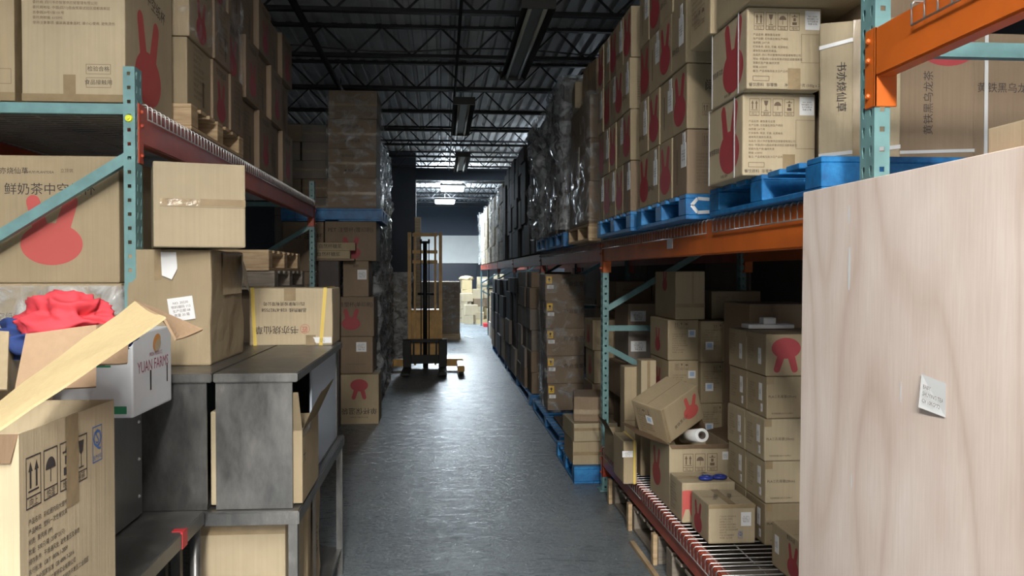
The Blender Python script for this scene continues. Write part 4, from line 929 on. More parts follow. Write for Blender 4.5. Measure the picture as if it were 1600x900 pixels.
# slot cut and chips: pale splinters on the face
bm = bmesh.new()
for (yy_, z0, z1, w_) in ((-0.275, 1.42, 1.58, 0.007), (-0.27, 1.60, 1.67, 0.004), (-0.52, 1.19, 1.26, 0.003), (-0.3, 0.95, 1.0, 0.003)):
    n_ = 6; L_ = [bm.verts.new((-0.0008, yy_ - w_ * math.sin(math.pi * k / n_) * (1 + 0.3 * noise.noise(Vector((k, z0 * 9, 0)))), z0 + (z1 - z0) * k / n_)) for k in range(1, n_)]
    R_ = [bm.verts.new((-0.0008, yy_ + w_ * math.sin(math.pi * k / n_), z0 + (z1 - z0) * k / n_)) for k in range(1, n_)]
    bm.faces.new(L_ + R_[::-1])
obj('scrape_marks', bm, 'paper', t)['label'] = 'pale scraped marks on the plywood face'
bm = bmesh.new()
lw, lh = 0.088, 0.075; cy_, cz_ = -0.585, 0
sv = [(-0.002, 0.5 * lw, 0.55 * lh), (-0.002, -0.5 * lw, 0.42 * lh), (-0.002, -0.5 * lw, -0.5 * lh), (-0.008, 0.5 * lw, -0.4 * lh)]
top = [bm.verts.new(p_) for p_ in sv]; bm.faces.new(top)
fr = (Vector((-0.004, lw / 2, -lh / 2)), Vector((0, -1, 0)), Vector((0, 0, 1)), lw, lh)
put(bm, fr, text_polys('BABY\nSHUYING TEA\nCV 10KG*72', 'LEFT'), 0.014, lh * 0.52, 0.012, R(-5), 1, 0.004)
yl2 = YX(1447, xl) - yl
obj('paper_label', bm, ['paper', 'ink_soft'], t, loc=(0, yl2, Z(1447, 619, yl + yl2)))
t.rotation_euler = (0, R(0.4), R(1.0))

# ------------------------------------------------------------------ left: top level
ZLD = 2.122
cb = (('F', 'para', 'cup', 0.11, 0.66, 0.0125, 0, 'ink_soft'), ('F', 'text', '检验合格', 0.74, 0.195, 0.02, 0), ('F', 'text', '食品接触用', 0.74, 0.115, 0.02), ('F', 'frame', 0.62, 0.165, 0.86, 0.225, 0.0015), ('F', 'frame', 0.62, 0.085, 0.86, 0.145, 0.0015),
      ('F', 'tape', 0.40, 0.0, 0.52, 0.16), ('F', 'tape', 0.0, 0.0, 1.0, 0.045), ('R', 'rabbit', 0.45, 0.34, 0.36, 0, 'rabbit_red'), ('R', 'text', '中空纸杯', 0.62, 0.72, 0.06, -8))
xa, xb = X(37, 3.36), X(198, 3.36)
carton('big carton of paper cups with printed lines, above the left column', xa, xb, 3.36, 3.93, ZLD, ZLD + 0.62, cb, 'card_light')
carton('carton at upper left corner beside the big cup carton', xa - 0.42, xa - 0.025, 3.36, 3.93, ZLD, ZLD + 0.62, (('F', 'frame', 0.8, 0.10, 0.97, 0.19, 0.0015), ('R', 'tape', 0.0, 0.0, 0.3, 1.0), ('F', 'tape', 0.0, 0.0, 1.0, 0.05)), 'card')
pallet('pale wooden pallet on the left rack under rabbit cartons', -2.1, -1.10, 3.97, 4.99, ZLD, 0.115, 'pallet_wood', 'block')
ZLP = ZLD + 0.115
LD = (('R', 'para', 'small', 0.25, 0.55, 0.018), ('R', 'rect', 0.62, 0.1, 0.7, 0.5, 'ink_soft'))
LR_ = (('R', 'rabbit', 0.5, 0.38, 0.2, 0, 'rabbit_dark'), ('R', 'text', '书亦烧仙草', 0.5, 0.85, 0.04))
ys = [3.98, 4.38, 4.70, 4.98]
for t_ in range(3):
    for i in range(3):
        k = (i + t_) % 2
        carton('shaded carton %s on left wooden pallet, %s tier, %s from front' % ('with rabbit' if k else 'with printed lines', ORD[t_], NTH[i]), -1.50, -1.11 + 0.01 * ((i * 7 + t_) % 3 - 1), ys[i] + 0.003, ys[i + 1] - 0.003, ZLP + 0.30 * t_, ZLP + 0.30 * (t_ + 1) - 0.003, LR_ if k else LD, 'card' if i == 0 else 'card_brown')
wrap('clear wrap round the cartons on the left wooden pallet', -1.52, -1.10, 3.97, 4.99, ZLP + 0.3, ZLP + 0.93, 0.012, 61)
ys = [5.06, 5.42, 5.8, 6.2, 6.6]
for t_ in range(3):
    for i in range(4):
        k = (i + t_) % 2
        h0 = [0, 0.36, 0.72, 1.04]
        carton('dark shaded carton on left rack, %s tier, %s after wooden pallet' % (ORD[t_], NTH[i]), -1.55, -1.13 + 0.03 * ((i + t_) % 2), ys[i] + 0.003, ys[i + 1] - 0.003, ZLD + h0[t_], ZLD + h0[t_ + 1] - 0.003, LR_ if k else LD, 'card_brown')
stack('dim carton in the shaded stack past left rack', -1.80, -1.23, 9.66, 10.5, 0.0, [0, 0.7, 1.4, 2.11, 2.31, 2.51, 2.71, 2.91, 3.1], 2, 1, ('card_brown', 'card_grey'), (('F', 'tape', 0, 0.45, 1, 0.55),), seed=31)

# ------------------------------------------------------------------ left: lower level, behind the frame
YR = 3.40
xr0, xr1 = X(-28, YR), X(187, YR); zr0, zr1 = Z(90, 442, YR), Z(90, 243, YR)
carton('large carton with red rabbit head and black title behind the teal brace', xr0, xr1, YR, YR + 0.5, zr0, zr1,
       (('F', 'rabbit', 0.505, 0.415, 0.262, 0, 'rabbit_red'), ('F', 'text', '鲜奶茶中空纸杯', 0.495, 0.73, 0.047), ('F', 'text', '书亦烧仙草', 0.21, 0.875, 0.026), ('F', 'rect', 0.318, 0.86, 0.321, 0.895, 'ink'), ('F', 'text', 'SHUYI PLANTDEA', 0.425, 0.868, 0.0125), ('F', 'text', '立顶筑', 0.62, 0.88, 0.016, 0, 'ink_soft')), 'card', rz=0)
carton('carton in clear film under the large rabbit carton', xr0 - 0.02, xr1 + 0.01, YR - 0.01, YR + 0.5, 0.95, zr0 - 0.002, (('F', 'text', '中空纸杯', 0.2, 0.75, 0.03),), 'card')
carton('lowest carton under the film covered one, behind the tables', xr0 - 0.02, xr1, YR, YR + 0.5, 0.0, 0.949, (), 'card_brown')
wrap('wrinkled clear film on the carton under the rabbit carton', xr0 - 0.03, xr1 + 0.012, YR - 0.02, YR + 0.51, 1.05, zr0 - 0.01, 0.018, 77)
# plain taped carton and worn carton on the steel units
ZU = 1.15
YWN = 3.27
xw0, xw1_ = X(197, YWN), X(329, YWN)
worn = carton('worn torn carton with a white shipping label on the steel unit', xw0, xw1_, YWN - 0.0, YWN + 0.52, ZU, ZU + 0.425,
       (('F', 'sticker', 0.655, 0.49, 0.09, 0.085, 8), ('F', 'tape', 0.34, 0.74, 0.42, 1.0), ('R', 'tape', 0.3, 0.6, 0.9, 0.98)), 'card', wear=0.007, seed=11)
for c_ in (xw1_,):   # torn corner flap of the worn carton
    bm = bmesh.new(); pts = [(0, 0, 0), (0.03, -0.12, 0.0), (0.05, -0.17, -0.11), (0.045, -0.05, -0.15), (0.02, 0.02, -0.06)]
    vs = [bm.verts.new(p_) for p_ in pts]; bm.faces.new(vs); bmesh.ops.solidify(bm, geom=bm.faces[:], thickness=0.004)
    obj('torn_flap', bm, 'card_light', worn, loc=((xw1_ - xw0) / 2, 0.22, 0.41))
    bm = bmesh.new(); vs = [bm.verts.new(p_) for p_ in ((-0.02, 0, 0), (0.035, 0, 0.0), (0.04, -0.003, -0.06), (0.02, -0.004, -0.1), (-0.015, -0.003, -0.085))]; bm.faces.new(vs)
    obj('torn_paper', bm, 'paper', worn, loc=(-0.005, -0.268, 0.415))['label'] = 'torn pale tape residue'
pt = corner_carton('plain square carton with one taped seam, on top of worn carton', X(240, 3.14), 3.14, 0.31, 0.30, ZU + 0.43, ZU + 0.73,
       (('F', 'tape_clear', 0.07, 0.49, 0.5, 0.57), ('F', 'tape', 0.5, 0.49, 1.0, 0.575), ('F', 'rect', 0.07, 0.475, 1.0, 0.479, 'ink_soft')), 'card_light', 19)
# strapped carton
YS_ = 4.15
sc_ = carton('tan carton with two yellow straps and upside down writing, on steel unit', X(389, YS_), X(519, YS_), YS_, YS_ + 0.30, ZU, ZU + 0.268,
       (('F', 'strap_yellow', 0.07, 0.016, -0.012), ('F', 'strap_yellow', 0.86, 0.016, 0.022), ('F', 'text', '书亦烧仙草', 0.33, 0.28, 0.041, 180), ('F', 'text', '品牌热线: 028-87827558', 0.42, 0.62, 0.02, 180), ('F', 'text', '四川淘家投资有限公司', 0.42, 0.73, 0.019, 180),
        ('F', 'text', '匠', 0.665, 0.285, 0.03, 180, 'rabbit_red'), ('F', 'sticker', 0.88, 0.09, 0.085, 0.028), ('F', 'tape', 0.68, 0.0, 0.8, 0.18), ('F', 'tape', 0.42, 0.78, 0.56, 1.0)), 'card_light', wear=0.003, seed=2)
bm = bmesh.new(); o_ = ell(0, 0, 0.022, 0.022, 24); i_ = ell(0, 0, 0.0205, 0.0205, 24)
a = [bm.verts.new((x_, 0, z_)) for x_, z_ in o_]; c = [bm.verts.new((x_, 0, z_)) for x_, z_ in i_]
for k in range(24): bm.faces.new((a[k], a[(k + 1) % 24], c[(k + 1) % 24], c[k]))
obj('seal_ring', bm, 'rabbit_red', sc_, loc=(0.065, -0.1545, 0.077))['label'] = 'red round seal'
# carton carrying the two wooden pallets
carton('brown carton hidden under the pair of wooden pallets', -1.35, -1.0, 5.5, 6.3, 0.0, 1.385, (), 'card_brown')
carton('second brown carton under the pair of wooden pallets', -1.85, -1.37, 5.5, 6.3, 0.0, 1.385, (), 'card_brown')
pallet('weathered wooden pallet lower of the pair behind the strapped carton', -1.95, -1.0, 5.35, 6.5, 1.387, 0.115, 'pallet_old', 'block')
pallet('pale wooden pallet upper of the pair behind the strapped carton', -1.98, -1.03, 5.33, 6.48, 1.502, 0.125, 'pallet_wood', 'block')

# ------------------------------------------------------------------ stainless steel units and stands
def steel_box_unit(label, x0, x1, y0, y1, z0, z1, top=0.03, open_side='R', lip=0.02):
    t = thing('stainless_cabinet', label, 'cabinet', ((x0 + x1) / 2, (y0 + y1) / 2, z0)); w_, d, h = x1 - x0, y1 - y0, z1 - z0; a, b_ = w_ / 2, d / 2
    bm = bmesh.new(); bx(bm, -a - lip * 0.2, a + lip, -b_ - lip, b_ + lip, h - top, h); bmesh.ops.bevel(bm, geom=bm.edges[:], offset=0.003, segments=2, affect='EDGES'); obj('top', bm, 'steel', t)
    for s_ in (-1, 1):
        bm = bmesh.new(); bx(bm, -a, a, s_ * b_ - 0.004, s_ * b_ + 0.004, 0, h - top); obj('end_panel', bm, 'steel', t)
    bm = bmesh.new(); bx(bm, -a, -a + 0.006, -b_, b_, 0.005, h - top); obj('back_panel', bm, 'white_panel', t)
    bm = bmesh.new(); bx(bm, -a, a, -b_, b_, 0, 0.006); obj('bottom_panel', bm, 'steel', t)
    if open_side == 'R':
        bm = bmesh.new(); bx(bm, a - 0.03, a, b_ - 0.03, b_ + 0.004, 0.006, h - top - 0.001); bmesh.ops.bevel(bm, geom=bm.edges[:], offset=0.002, segments=1, affect='EDGES'); obj('corner_post', bm, 'steel', t)
    return t
YN = 3.02; YFc = 4.32
xt0, xt1 = X(336, YN), X(456, YN)
ZM = 0.685
cab = steel_box_unit('stainless cabinet open to the aisle, carrying the yellow strapped carton', xt0, xt1, YN, YFc, ZM + 0.002, ZU)
bm = bmesh.new(); bx(bm, (xt1 - xt0) / 2 - 0.012, (xt1 - xt0) / 2 - 0.004, -0.18, 0.60, 0.007, ZU - ZM - 0.034); obj('sliding_door', bm, 'door_white', cab)['label'] = 'pale blue white sliding door'
steel_box_unit('stainless cabinet left of the open one, under the worn carton', X(206, YN), X(322, YN), YN, YFc, ZM + 0.002, ZU)
def stand(label, x0, x1, y0, y1, zt, zlow, rail=0.045, legs=((1, -1), (1, 1), (-1, -1), (-1, 1)), legw=0.03, round_leg=False):
    t = thing('stainless_stand', label, 'table', ((x0 + x1) / 2, (y0 + y1) / 2, 0)); a, b_ = (x1 - x0) / 2, (y1 - y0) / 2
    bm = bmesh.new(); bx(bm, -a, a, -b_, b_, zt - 0.004, zt)
    for s_ in (-1, 1): bx(bm, -a, a, s_ * b_ - 0.004, s_ * b_ + 0.004, zt - rail, zt - 0.004); bx(bm, s_ * a - 0.004, s_ * a + 0.004, -b_, b_, zt - rail, zt - 0.004)
    obj('tabletop', bm, 'steel', t)
    for sx, sy in legs:
        bm = bmesh.new(); cx, cy = sx * (a - legw * 0.6), sy * (b_ - legw * 0.6)
        if round_leg: tube(bm, [(cx, cy, 0), (cx, cy, zt - 0.01)], legw / 2, 14)
        else: bx(bm, cx - legw / 2, cx + legw / 2, cy - legw / 2, cy + legw / 2, 0, zt - 0.01)
        obj('leg', bm, 'steel', t)
    if zlow:
        bm = bmesh.new(); bx(bm, -a + 0.01, a - 0.01, -b_ + 0.01, b_ - 0.01, zlow - 0.02, zlow); obj('undershelf', bm, 'steel', t)
    return t
stand('low stainless stand carrying both cabinets, large carton under it', X(262, YN - 0.03), X(464, YN - 0.03), YN - 0.03, YFc + 0.05, ZM, 0.13)
stand('low stainless stand under the leftmost of the cabinets', X(262, YN) - 0.18, X(262, YN) - 0.012, YN + 0.0, YFc, ZM, 0.13)
carton('large plain carton on the undershelf of the stainless stand', X(300, 3.1), X(444, 3.1), 3.1, 3.5, 0.131, 0.625, (('F', 'tape', 0, 0.9, 1, 1),), 'card_light')
carton('torn carton behind the large plain one on stand undershelf', X(300, 3.1) + 0.05, X(450, 3.1), 3.53, 3.85, 0.131, 0.60, (('R', 'tape', 0.2, 0, 0.5, 1), ('R', 'text', '书亦', 0.6, 0.5, 0.08, 90)), 'card', wear=0.01, seed=5)
bi = open_carton('open carton tucked inside the open stainless cabinet', xt1 - 0.17, xt1 + 0.028, YN + 0.03, YN + 0.42, ZM + 0.010, ZM + 0.26, (('R', 'text', '大', 0.12, 0.6, 0.05), ('R', 'tape', 0, 0.9, 0.5, 1.0)), 'card', [('F', 86, 0.13), ('R', 65, 0.15)])
bm = bmesh.new(); bmesh.ops.create_uvsphere(bm, u_segments=16, v_segments=10, radius=0.05); 
for v in bm.verts: v.co = Vector((v.co.x * 0.6, v.co.y * 1.4, v.co.z * 1.2)) * (1 + 0.25 * noise.noise(v.co * 20))
o = obj('black_bag', bm, 'dark_cloth', loc=(xt1 - 0.075, YN + 0.475, ZM + 0.008 + 0.058)); tag(o, 'small black bag inside the open stainless cabinet', 'bag')
carton('narrow carton wedged between the two stainless cabinets', X(323.5, YN), X(335, YN), YN + 0.03, YN + 0.5, ZM + 0.008, ZM + 0.33, (), 'card_light')
# near stand at the lower left
xs1 = X(315, 2.96)
stand('stainless stand with red tape on its edge at lower left', xs1 - 0.62, xs1, 1.62, 2.96, 0.70, 0, 0.045, legs=((1, 1), (-1, 1), (-1, -1)), legw=0.034, round_leg=True)
ob = [q for q in bpy.data.objects if q.name.startswith('stainless_stand')][-1]
bm = bmesh.new(); bx(bm, -0.001, 0.006, -0.02, 0.03, -0.05, 0.001); bx(bm, -0.03, 0.006, -0.01, 0.02, 0.0, 0.002)
obj('red_tape', bm, 'red_paint', ob, loc=(0.31, 0.44, 0.70))['label'] = 'piece of red tape on the edge'
# steel case under the white carton
t = thing('stainless_case', 'narrow stainless case with rivets under the white carton', 'case', (-1.13, 2.66, 0.702)); bm = bmesh.new(); bx(bm, -0.16, 0.16, -0.2, 0.26, 0, 0.365); bmesh.ops.bevel(bm, geom=bm.edges[:], offset=0.008, segments=2, affect='EDGES'); obj('case_body', bm, 'steel', t)
for k, (zz_, yy_) in enumerate(((0.07, 0.22), (0.19, 0.22), (0.31, 0.22), (0.07, -0.15), (0.31, -0.15))):
    bm = bmesh.new(); bmesh.ops.create_icosphere(bm, subdivisions=2, radius=0.006); obj('rivet', bm, 'wire', t, loc=(0.161, yy_, zz_))
# clothes / bags under the near stand
def crumple(name, label, cat, loc, sc, mats, seed, n=3, amp=0.45, flat=0.0, two=False):
    bm = bmesh.new(); bmesh.ops.create_icosphere(bm, subdivisions=5, radius=1)
    for v in bm.verts:
        p = v.co.copy(); wv = p + 0.35 * noise.noise_vector(p * 1.1 + Vector((0, 0, seed))); q = 1 + amp * (0.35 - 1.5 * abs(noise.noise(wv * 1.4 + Vector((seed, 0, 0))))) + amp * 0.35 * (0.3 - abs(noise.noise(wv * 3.2 + Vector((0, seed, 0)))))
        v.co = Vector((p.x * sc[0], p.y * sc[1], p.z * sc[2])) * q
        if v.co.z < -sc[2] * 0.6: v.co.z = -sc[2] * 0.6
    for f in bm.faces: f.smooth = True
    for v in bm.verts: v.co.z += sc[2] * 0.6
    return tag(obj(name, bm, mats, loc=loc), label, cat)
crumple('cloth_bundle', 'dark bundle of cloth on the floor under the near stand', 'cloth', (-0.98, 2.72, 0.0), (0.15, 0.17, 0.33), 'dark_cloth', 3)
crumple('red_cloth', 'red cloth on the dark bundle under the near stand', 'cloth', (-0.98, 2.55, 0.36), (0.08, 0.09, 0.04), 'red_cloth', 5)

# ------------------------------------------------------------------ left: front cartons
fx1 = X(190, 2.10)
big = open_carton('large open carton with printed symbols and text, at lower left', -1.22, -0.765, 1.665, 2.10, 0.702, 1.195,
    (('R', 'icons', 0.12, 0.80, 0.058, ('up', 'wet', 'stack', 'glass'), 'ink'), ('R', 'qs', 0.78, 0.83, 0.05), ('R', 'para', 'cup2', 0.07, 0.40, 0.0125, 0, 'ink'), ('R', 'tape', 0.43, 0.62, 0.56, 1.0)), 'card_light', [('F', -80, 0.05)], rz=-1.5)
def quad_part(name, pts, mat, parent, th=0.005, nx_=8, ny_=4, amp=0.006, seed=0, label=None):
    bm = bmesh.new(); P = [Vector(p) for p in pts]; g = []
    for i in range(nx_ + 1):
        row = []
        for j in range(ny_ + 1):
            u, v = i / nx_, j / ny_
            p = (P[0] * (1 - u) + P[3] * u) * (1 - v) + (P[1] * (1 - u) + P[2] * u) * v
            row.append(bm.verts.new(p + Vector((0, 0, amp * noise.noise(p * 9 + Vector((seed, 0, 0)))))))
        g.append(row)
    for a_, b_ in zip(g, g[1:]):
        for j in range(ny_): bm.faces.new((a_[j], a_[j + 1], b_[j + 1], b_[j]))
    bmesh.ops.recalc_face_normals(bm, faces=bm.faces); bmesh.ops.solidify(bm, geom=bm.faces[:], thickness=th)
    o = obj(name, bm, mat)
    if parent is not None:
        o.parent = parent; o.matrix_parent_inverse = (Matrix.Translation(parent.location) @ parent.rotation_euler.to_matrix().to_4x4()).inverted()
    if label: o['label'] = label
    return o
def W(px, py, Y): return (X(px, Y) if False else (ray(px, py).x / ray(px, py).y * Y), Y, CH + ray(px, py).z / ray(px, py).y * Y)
quad_part('flap', [W(-30, 648, 1.80), W(-30, 690, 1.64), W(258, 496, 1.90), W(211, 470, 2.06)], 'card_yellow', big, seed=1, label='long pale flap raised up to the right')
quad_part('flap_end', [W(211, 470, 2.06), W(258, 496, 1.90), W(276, 529, 1.92), W(317, 515, 2.04)][::1], 'card_inner', big, seed=2, label='brown folded end of the raised flap')
crumple('crumpled_stuff', 'dark crumpled plastic inside the large open carton', 'plastic', (-1.0, 1.88, 0.71), (0.15, 0.15, 0.22), 'dark_cloth', 9)
# second open carton with clothes, behind the front one
c2 = open_carton('open carton full of red and blue cloth, behind the large one', -1.72, -1.07, 2.20, 2.50, 0.702, 1.335,
    (('R', 'tape', 0.2, 0.6, 0.5, 1.0), ('F', 'tape', 0.0, 0.86, 1.0, 1.0)), 'card', [])
quad_part('flap', [W(40, 523, 2.12), W(22, 613, 2.02), W(150, 605, 2.1), W(150, 510, 2.2)], 'card_inner', c2, seed=3, label='brown inner flap hanging outwards')
quad_part('flap', [W(150, 508, 2.2), W(140, 570, 2.12), W(198, 566, 2.2), W(200, 505, 2.35)], 'card_inner', c2, seed=4)
quad_part('flap', [W(-40, 520, 2.12), W(-40, 612, 2.0), W(12, 612, 2.0), W(15, 520, 2.12)], 'card', c2, seed=5)
carton('carton box filling beneath cloth inside the open carton', -1.70, -1.09, 2.22, 2.48, 0.712, 1.27, (), 'card_brown')
crumple('blue_cloth', 'dark blue cloth spilling from the open carton', 'cloth', (X(85, 2.35), 2.36, 1.272), (0.17, 0.10, 0.065), 'blue_cloth', 7, amp=0.5)
crumple('red_cloth', 'bright red cloth on top of the open carton', 'cloth', (X(100, 2.33), 2.33, 1.325), (0.105, 0.07, 0.065), 'red_cloth', 12, amp=0.7)
# white produce carton
wc = carton('white produce carton with maroon fruit brand lettering under the flap', -1.20, -0.889, 2.60, 2.96, 1.069, 1.315,
    (('R', 'text', 'YUAN FARMS', 0.50, 0.56, 0.048, 0, 'ink_maroon'), ('R', 'text', 'FRESH PRODUCE', 0.56, 0.69, 0.016, 0, 'ink_maroon'), ('R', 'rect', 0.40, 0.25, 0.44, 0.5, 'ink'), ('R', 'rect', 0.85, 0.28, 0.88, 0.5, 'ink'),
     ('F', 'rect', 0.80, 0.05, 0.94, 0.14, 'ink_green'), ('F', 'rect', 0.15, 0.3, 0.25, 0.6, 'ink'), ('F', 'rect', 0.55, 0.62, 0.75, 0.75, 'ink_maroon'), ('F', 'rect', 0.5, 0.6, 0.8, 0.625, 'ink_green')), 'white_carton')
bm = bmesh.new(); bm.faces.new([bm.verts.new((0, x_, z_)) for x_, z_ in ell(0, 0, 0.038, 0.026, 24, 0.3)]); f = bm.faces.new([bm.verts.new((0.0006, x_, z_)) for x_, z_ in ell(0.008, -0.008, 0.03, 0.017, 24, 0.3)]); f.material_index = 1
obj('fruit_emblem', bm, ['ink_orange', 'card_light'], wc, loc=(0.1565, 0.03, 0.203))

# ------------------------------------------------------------------ left: double stacked pallet past the second left column
YQ = 8.72
def qz(py): return Z(550, py, YQ)
XQ0, XQ1 = X(531, YQ), X(592, YQ)
carton('carton with upside down red rabbit, standing on floor by the left stack', XQ0, XQ1, YQ - 0.06, YQ + 0.36, 0.0, qz(584), (('F', 'rabbit', 0.5, 0.70, 0.2, 180), ('F', 'text', '单杯保温袋', 0.5, 0.27, 0.07, 180), ('F', 'text', 'SHUYI SUPPLY CHAIN', 0.5, 0.14, 0.018, 180)), 'card', rz=0)
carton('carton with grey sticker second from floor in the left stack', X(531, YQ), X(582, YQ), YQ, YQ + 0.5, qz(584) + 0.002, qz(526), (('F', 'sticker', 0.65, 0.72, 0.10, 0.095), ('F', 'rect', 0.2, 0.25, 0.8, 0.26, 'ink_soft')), 'card_brown')
carton('carton with red rabbit and writing, middle of the left stack', X(528, YQ), X(584, YQ), YQ, YQ + 0.5, qz(526) + 0.002, qz(464), (('F', 'rabbit', 0.36, 0.43, 0.21), ('F', 'text', '注塑杯(单印刷)', 0.5, 0.80, 0.05)), 'card_brown')
carton('carton with sticker under the PET carton in left stack', X(536, YQ), X(576, YQ), YQ, YQ + 0.5, qz(464) + 0.002, qz(408), (('F', 'sticker', 0.74, 0.62, 0.09, 0.095), ('F', 'text', '纸杯', 0.5, 0.86, 0.03)), 'card_brown')
carton('carton lettered PET with red rabbit just under the blue pallet', X(508, YQ), X(588, YQ), YQ, YQ + 0.5, qz(408) + 0.002, qz(346), (('F', 'text', 'PET 注塑杯(覆印刷)', 0.5, 0.78, 0.052), ('F', 'rabbit', 0.5, 0.32, 0.22)), 'card_brown')
stack('shaded carton in inner column of the left stack', X(440, YQ), X(505, YQ), YQ + 0.02, YQ + 0.5, 0.0, [0, 0.5, 1.0, 1.5, qz(346)], 1, 1, ('card_brown',), (('F', 'text', 'PET 注塑杯', 0.6, 0.7, 0.06),), seed=33, jit=0.005)
for k in range(2):
    carton('flat tan packet with black writing leaning on PET carton, %s of two' % ['lower', 'upper'][k], X(495, 8.5), X(555 - 8 * (1 - k), 8.5), 8.5, 8.60, Z(520, 404 - 12.5 * k, 8.5) + 0.001, Z(520, 391.5 - 12.5 * k, 8.5), (('F', 'text', '自然杯糖浆', 0.35, 0.5, 0.045),), 'card')
bm = bmesh.new(); bx(bm, -0.2, 0.18, -0.06, 0.06, 0, 0.02); o = obj('cardboard_ledge', bm, 'card_brown', loc=(X(525, 8.55), 8.56, Z(520, 404, 8.5) - 0.02)); tag(o, 'cardboard ledge carrying the two flat tan packets', 'cardboard')
stack('carton in the pile under the flat tan packets', X(497, 8.5), X(530, 8.5), 8.49, 8.64, 0.0, [0, 0.55, 1.1, Z(520, 404, 8.5) - 0.021], 1, 1, ('card_dark',), (), seed=35, jit=0.001)
pallet('blue pallet between the lower and upper cartons of the left stack', X(440, YQ), X(597, YQ), YQ - 0.02, YQ + 0.9, qz(346) + 0.002, 0.125)
zq = qz(346) + 0.128
ub = [zq, qz(278), qz(232), qz(186), qz(141)]
for t_ in range(4):
    carton('brown carton in tall left stack above blue pallet, %s of four' % ORD[t_], X(512 + (0, 1, 1, 2)[t_], YQ), X(588 + (0, 0, 1, 2)[t_], YQ), YQ, YQ + 0.6, ub[t_], ub[t_ + 1] - 0.002, (('F', 'tape', 0, 0.46, 1, 0.54), ('F', 'text', '书亦烧仙草 ㄨ' if t_ in (1, 2) else '', 0.5, 0.75, 0.035), ('F', 'text', '● 书亦仙草' if t_ in (1, 2) else '', 0.5, 0.25, 0.03)), 'card_brown')
stack('dim carton left of the tall left stack, above the rack beam', X(441, 9.6), X(505, 9.6), 9.6, 10.1, 2.113, [0, 0.2, 0.4, 0.6, 0.8, 0.98], 1, 1, ('card_brown', 'card_grey'), (), seed=36) if False else None
wrap('clear film on the tall left stack above the blue pallet', X(512, YQ) - 0.01, X(591, YQ) + 0.01, YQ - 0.01, YQ + 0.61, zq + 0.02, qz(141) - 0.03, 0.012, 91)
# wrapped stacks behind it
for i, (ya, yb, x1, zt) in enumerate(((9.75, 10.75, -0.69, 3.0), (10.95, 12.1, -0.70, 3.1))):
    pallet('pallet under the %s wrapped stack past the left stack' % NTH[i], x1 - 0.95, x1, ya, yb, 0.0, 0.12, 'pallet_old', 'block')
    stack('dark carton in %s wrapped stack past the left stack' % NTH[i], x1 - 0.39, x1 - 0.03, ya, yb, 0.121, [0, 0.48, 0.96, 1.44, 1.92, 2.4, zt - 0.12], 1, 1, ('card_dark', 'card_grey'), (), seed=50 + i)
    wrap('crumpled silvery film on the %s wrapped stack at left' % NTH[i], x1 - 0.40, x1 - 0.02, ya - 0.01, yb + 0.01, 0.13, zt - 0.05, 0.055, 100 + i, 80, 70)
stack('carton in pile left of the pallet stacker', -1.1, -0.60, 14.9, 15.5, 0.0, [0, 0.45, 0.9, 1.5], 1, 1, ('card_grey', 'card_dark'), (), seed=60)
wrap('silvery film bundle by the pallet stacker', -1.12, -0.58, 14.88, 15.52, 0.02, 1.5, 0.08, 104)
bm = bmesh.new(); bx(bm, -0.06, 0.06, -0.03, 0.03, 0, 2.6); o = obj('timber_plank', bm, 'pallet_wood', loc=(X(653, 17.6), 17.6, 0)); tag(o, 'upright timber plank beside the dark partition wall', 'plank')

# ------------------------------------------------------------------ pallet stacker
YS = 13.3; xs = X(664, YS)
t = thing('pallet_stacker', 'yellow walk-behind pallet stacker with tall mast standing in the aisle', 'forklift', (xs, YS, 0))
for s_ in (-1, 1):
    for (dx, wd, dy) in ((0.235, 0.05, 0), (0.155, 0.032, 0.05)):
        bm = bmesh.new(); cx = s_ * dx; bx(bm, cx - wd / 2, cx + wd / 2, dy, dy + 0.02, 0.08, 2.1); bx(bm, cx - wd / 2, cx - wd / 2 + 0.012, dy + 0.02, dy + 0.09, 0.08, 2.1); bx(bm, cx + wd / 2 - 0.012, cx + wd / 2, dy + 0.02, dy + 0.09, 0.08, 2.1)
        obj('mast_rail', bm, 'mast_yellow', t)
for zz_ in (2.04, 1.78, 1.63):
    bm = bmesh.new(); bx(bm, -0.19, 0.19, 0.03, 0.07, zz_, zz_ + 0.05); obj('crossbar', bm, 'mast_yellow', t)
bm = bmesh.new(); tube(bm, [(0, 0.05, 0.2), (0, 0.05, 1.95)], 0.032, 14); obj('lift_cylinder', bm, 'black_paint', t)
bm = bmesh.new(); bx(bm, -0.07, 0.07, 0.03, 0.08, 1.93, 1.97); bmesh.ops.create_cone(bm, segments=14, radius1=0.03, radius2=0.03, depth=0.03, cap_ends=True, matrix=Matrix.Translation((-0.06, 0.05, 1.97)) @ Matrix.Rotation(R(90), 4, 'Y')); bmesh.ops.create_cone(bm, segments=14, radius1=0.03, radius2=0.03, depth=0.03, cap_ends=True, matrix=Matrix.Translation((0.06, 0.05, 1.97)) @ Matrix.Rotation(R(90), 4, 'Y')); obj('chain_wheel', bm, 'black_paint', t)
for s_ in (-1, 1):
    bm = bmesh.new(); tube(bm, [(s_ * 0.06, 0.03, 0.4), (s_ * 0.06, 0.03, 1.95)], 0.008, 6); obj('chain', bm, 'black_metal', t)
bm = bmesh.new(); bx(bm, -0.26, 0.26, 0.12, 0.6, 0.1, 0.92); bmesh.ops.bevel(bm, geom=bm.edges[:], offset=0.03, segments=3, affect='EDGES'); obj('power_unit', bm, 'mast_yellow', t)
bm = bmesh.new(); tube(bm, [(0, 0.55, 0.9), (0, 0.7, 1.15)], 0.02, 8); tube(bm, [(-0.13, 0.7, 1.15), (0.13, 0.7, 1.15)], 0.018, 8); obj('tiller', bm, 'black_paint', t)
bm = bmesh.new()
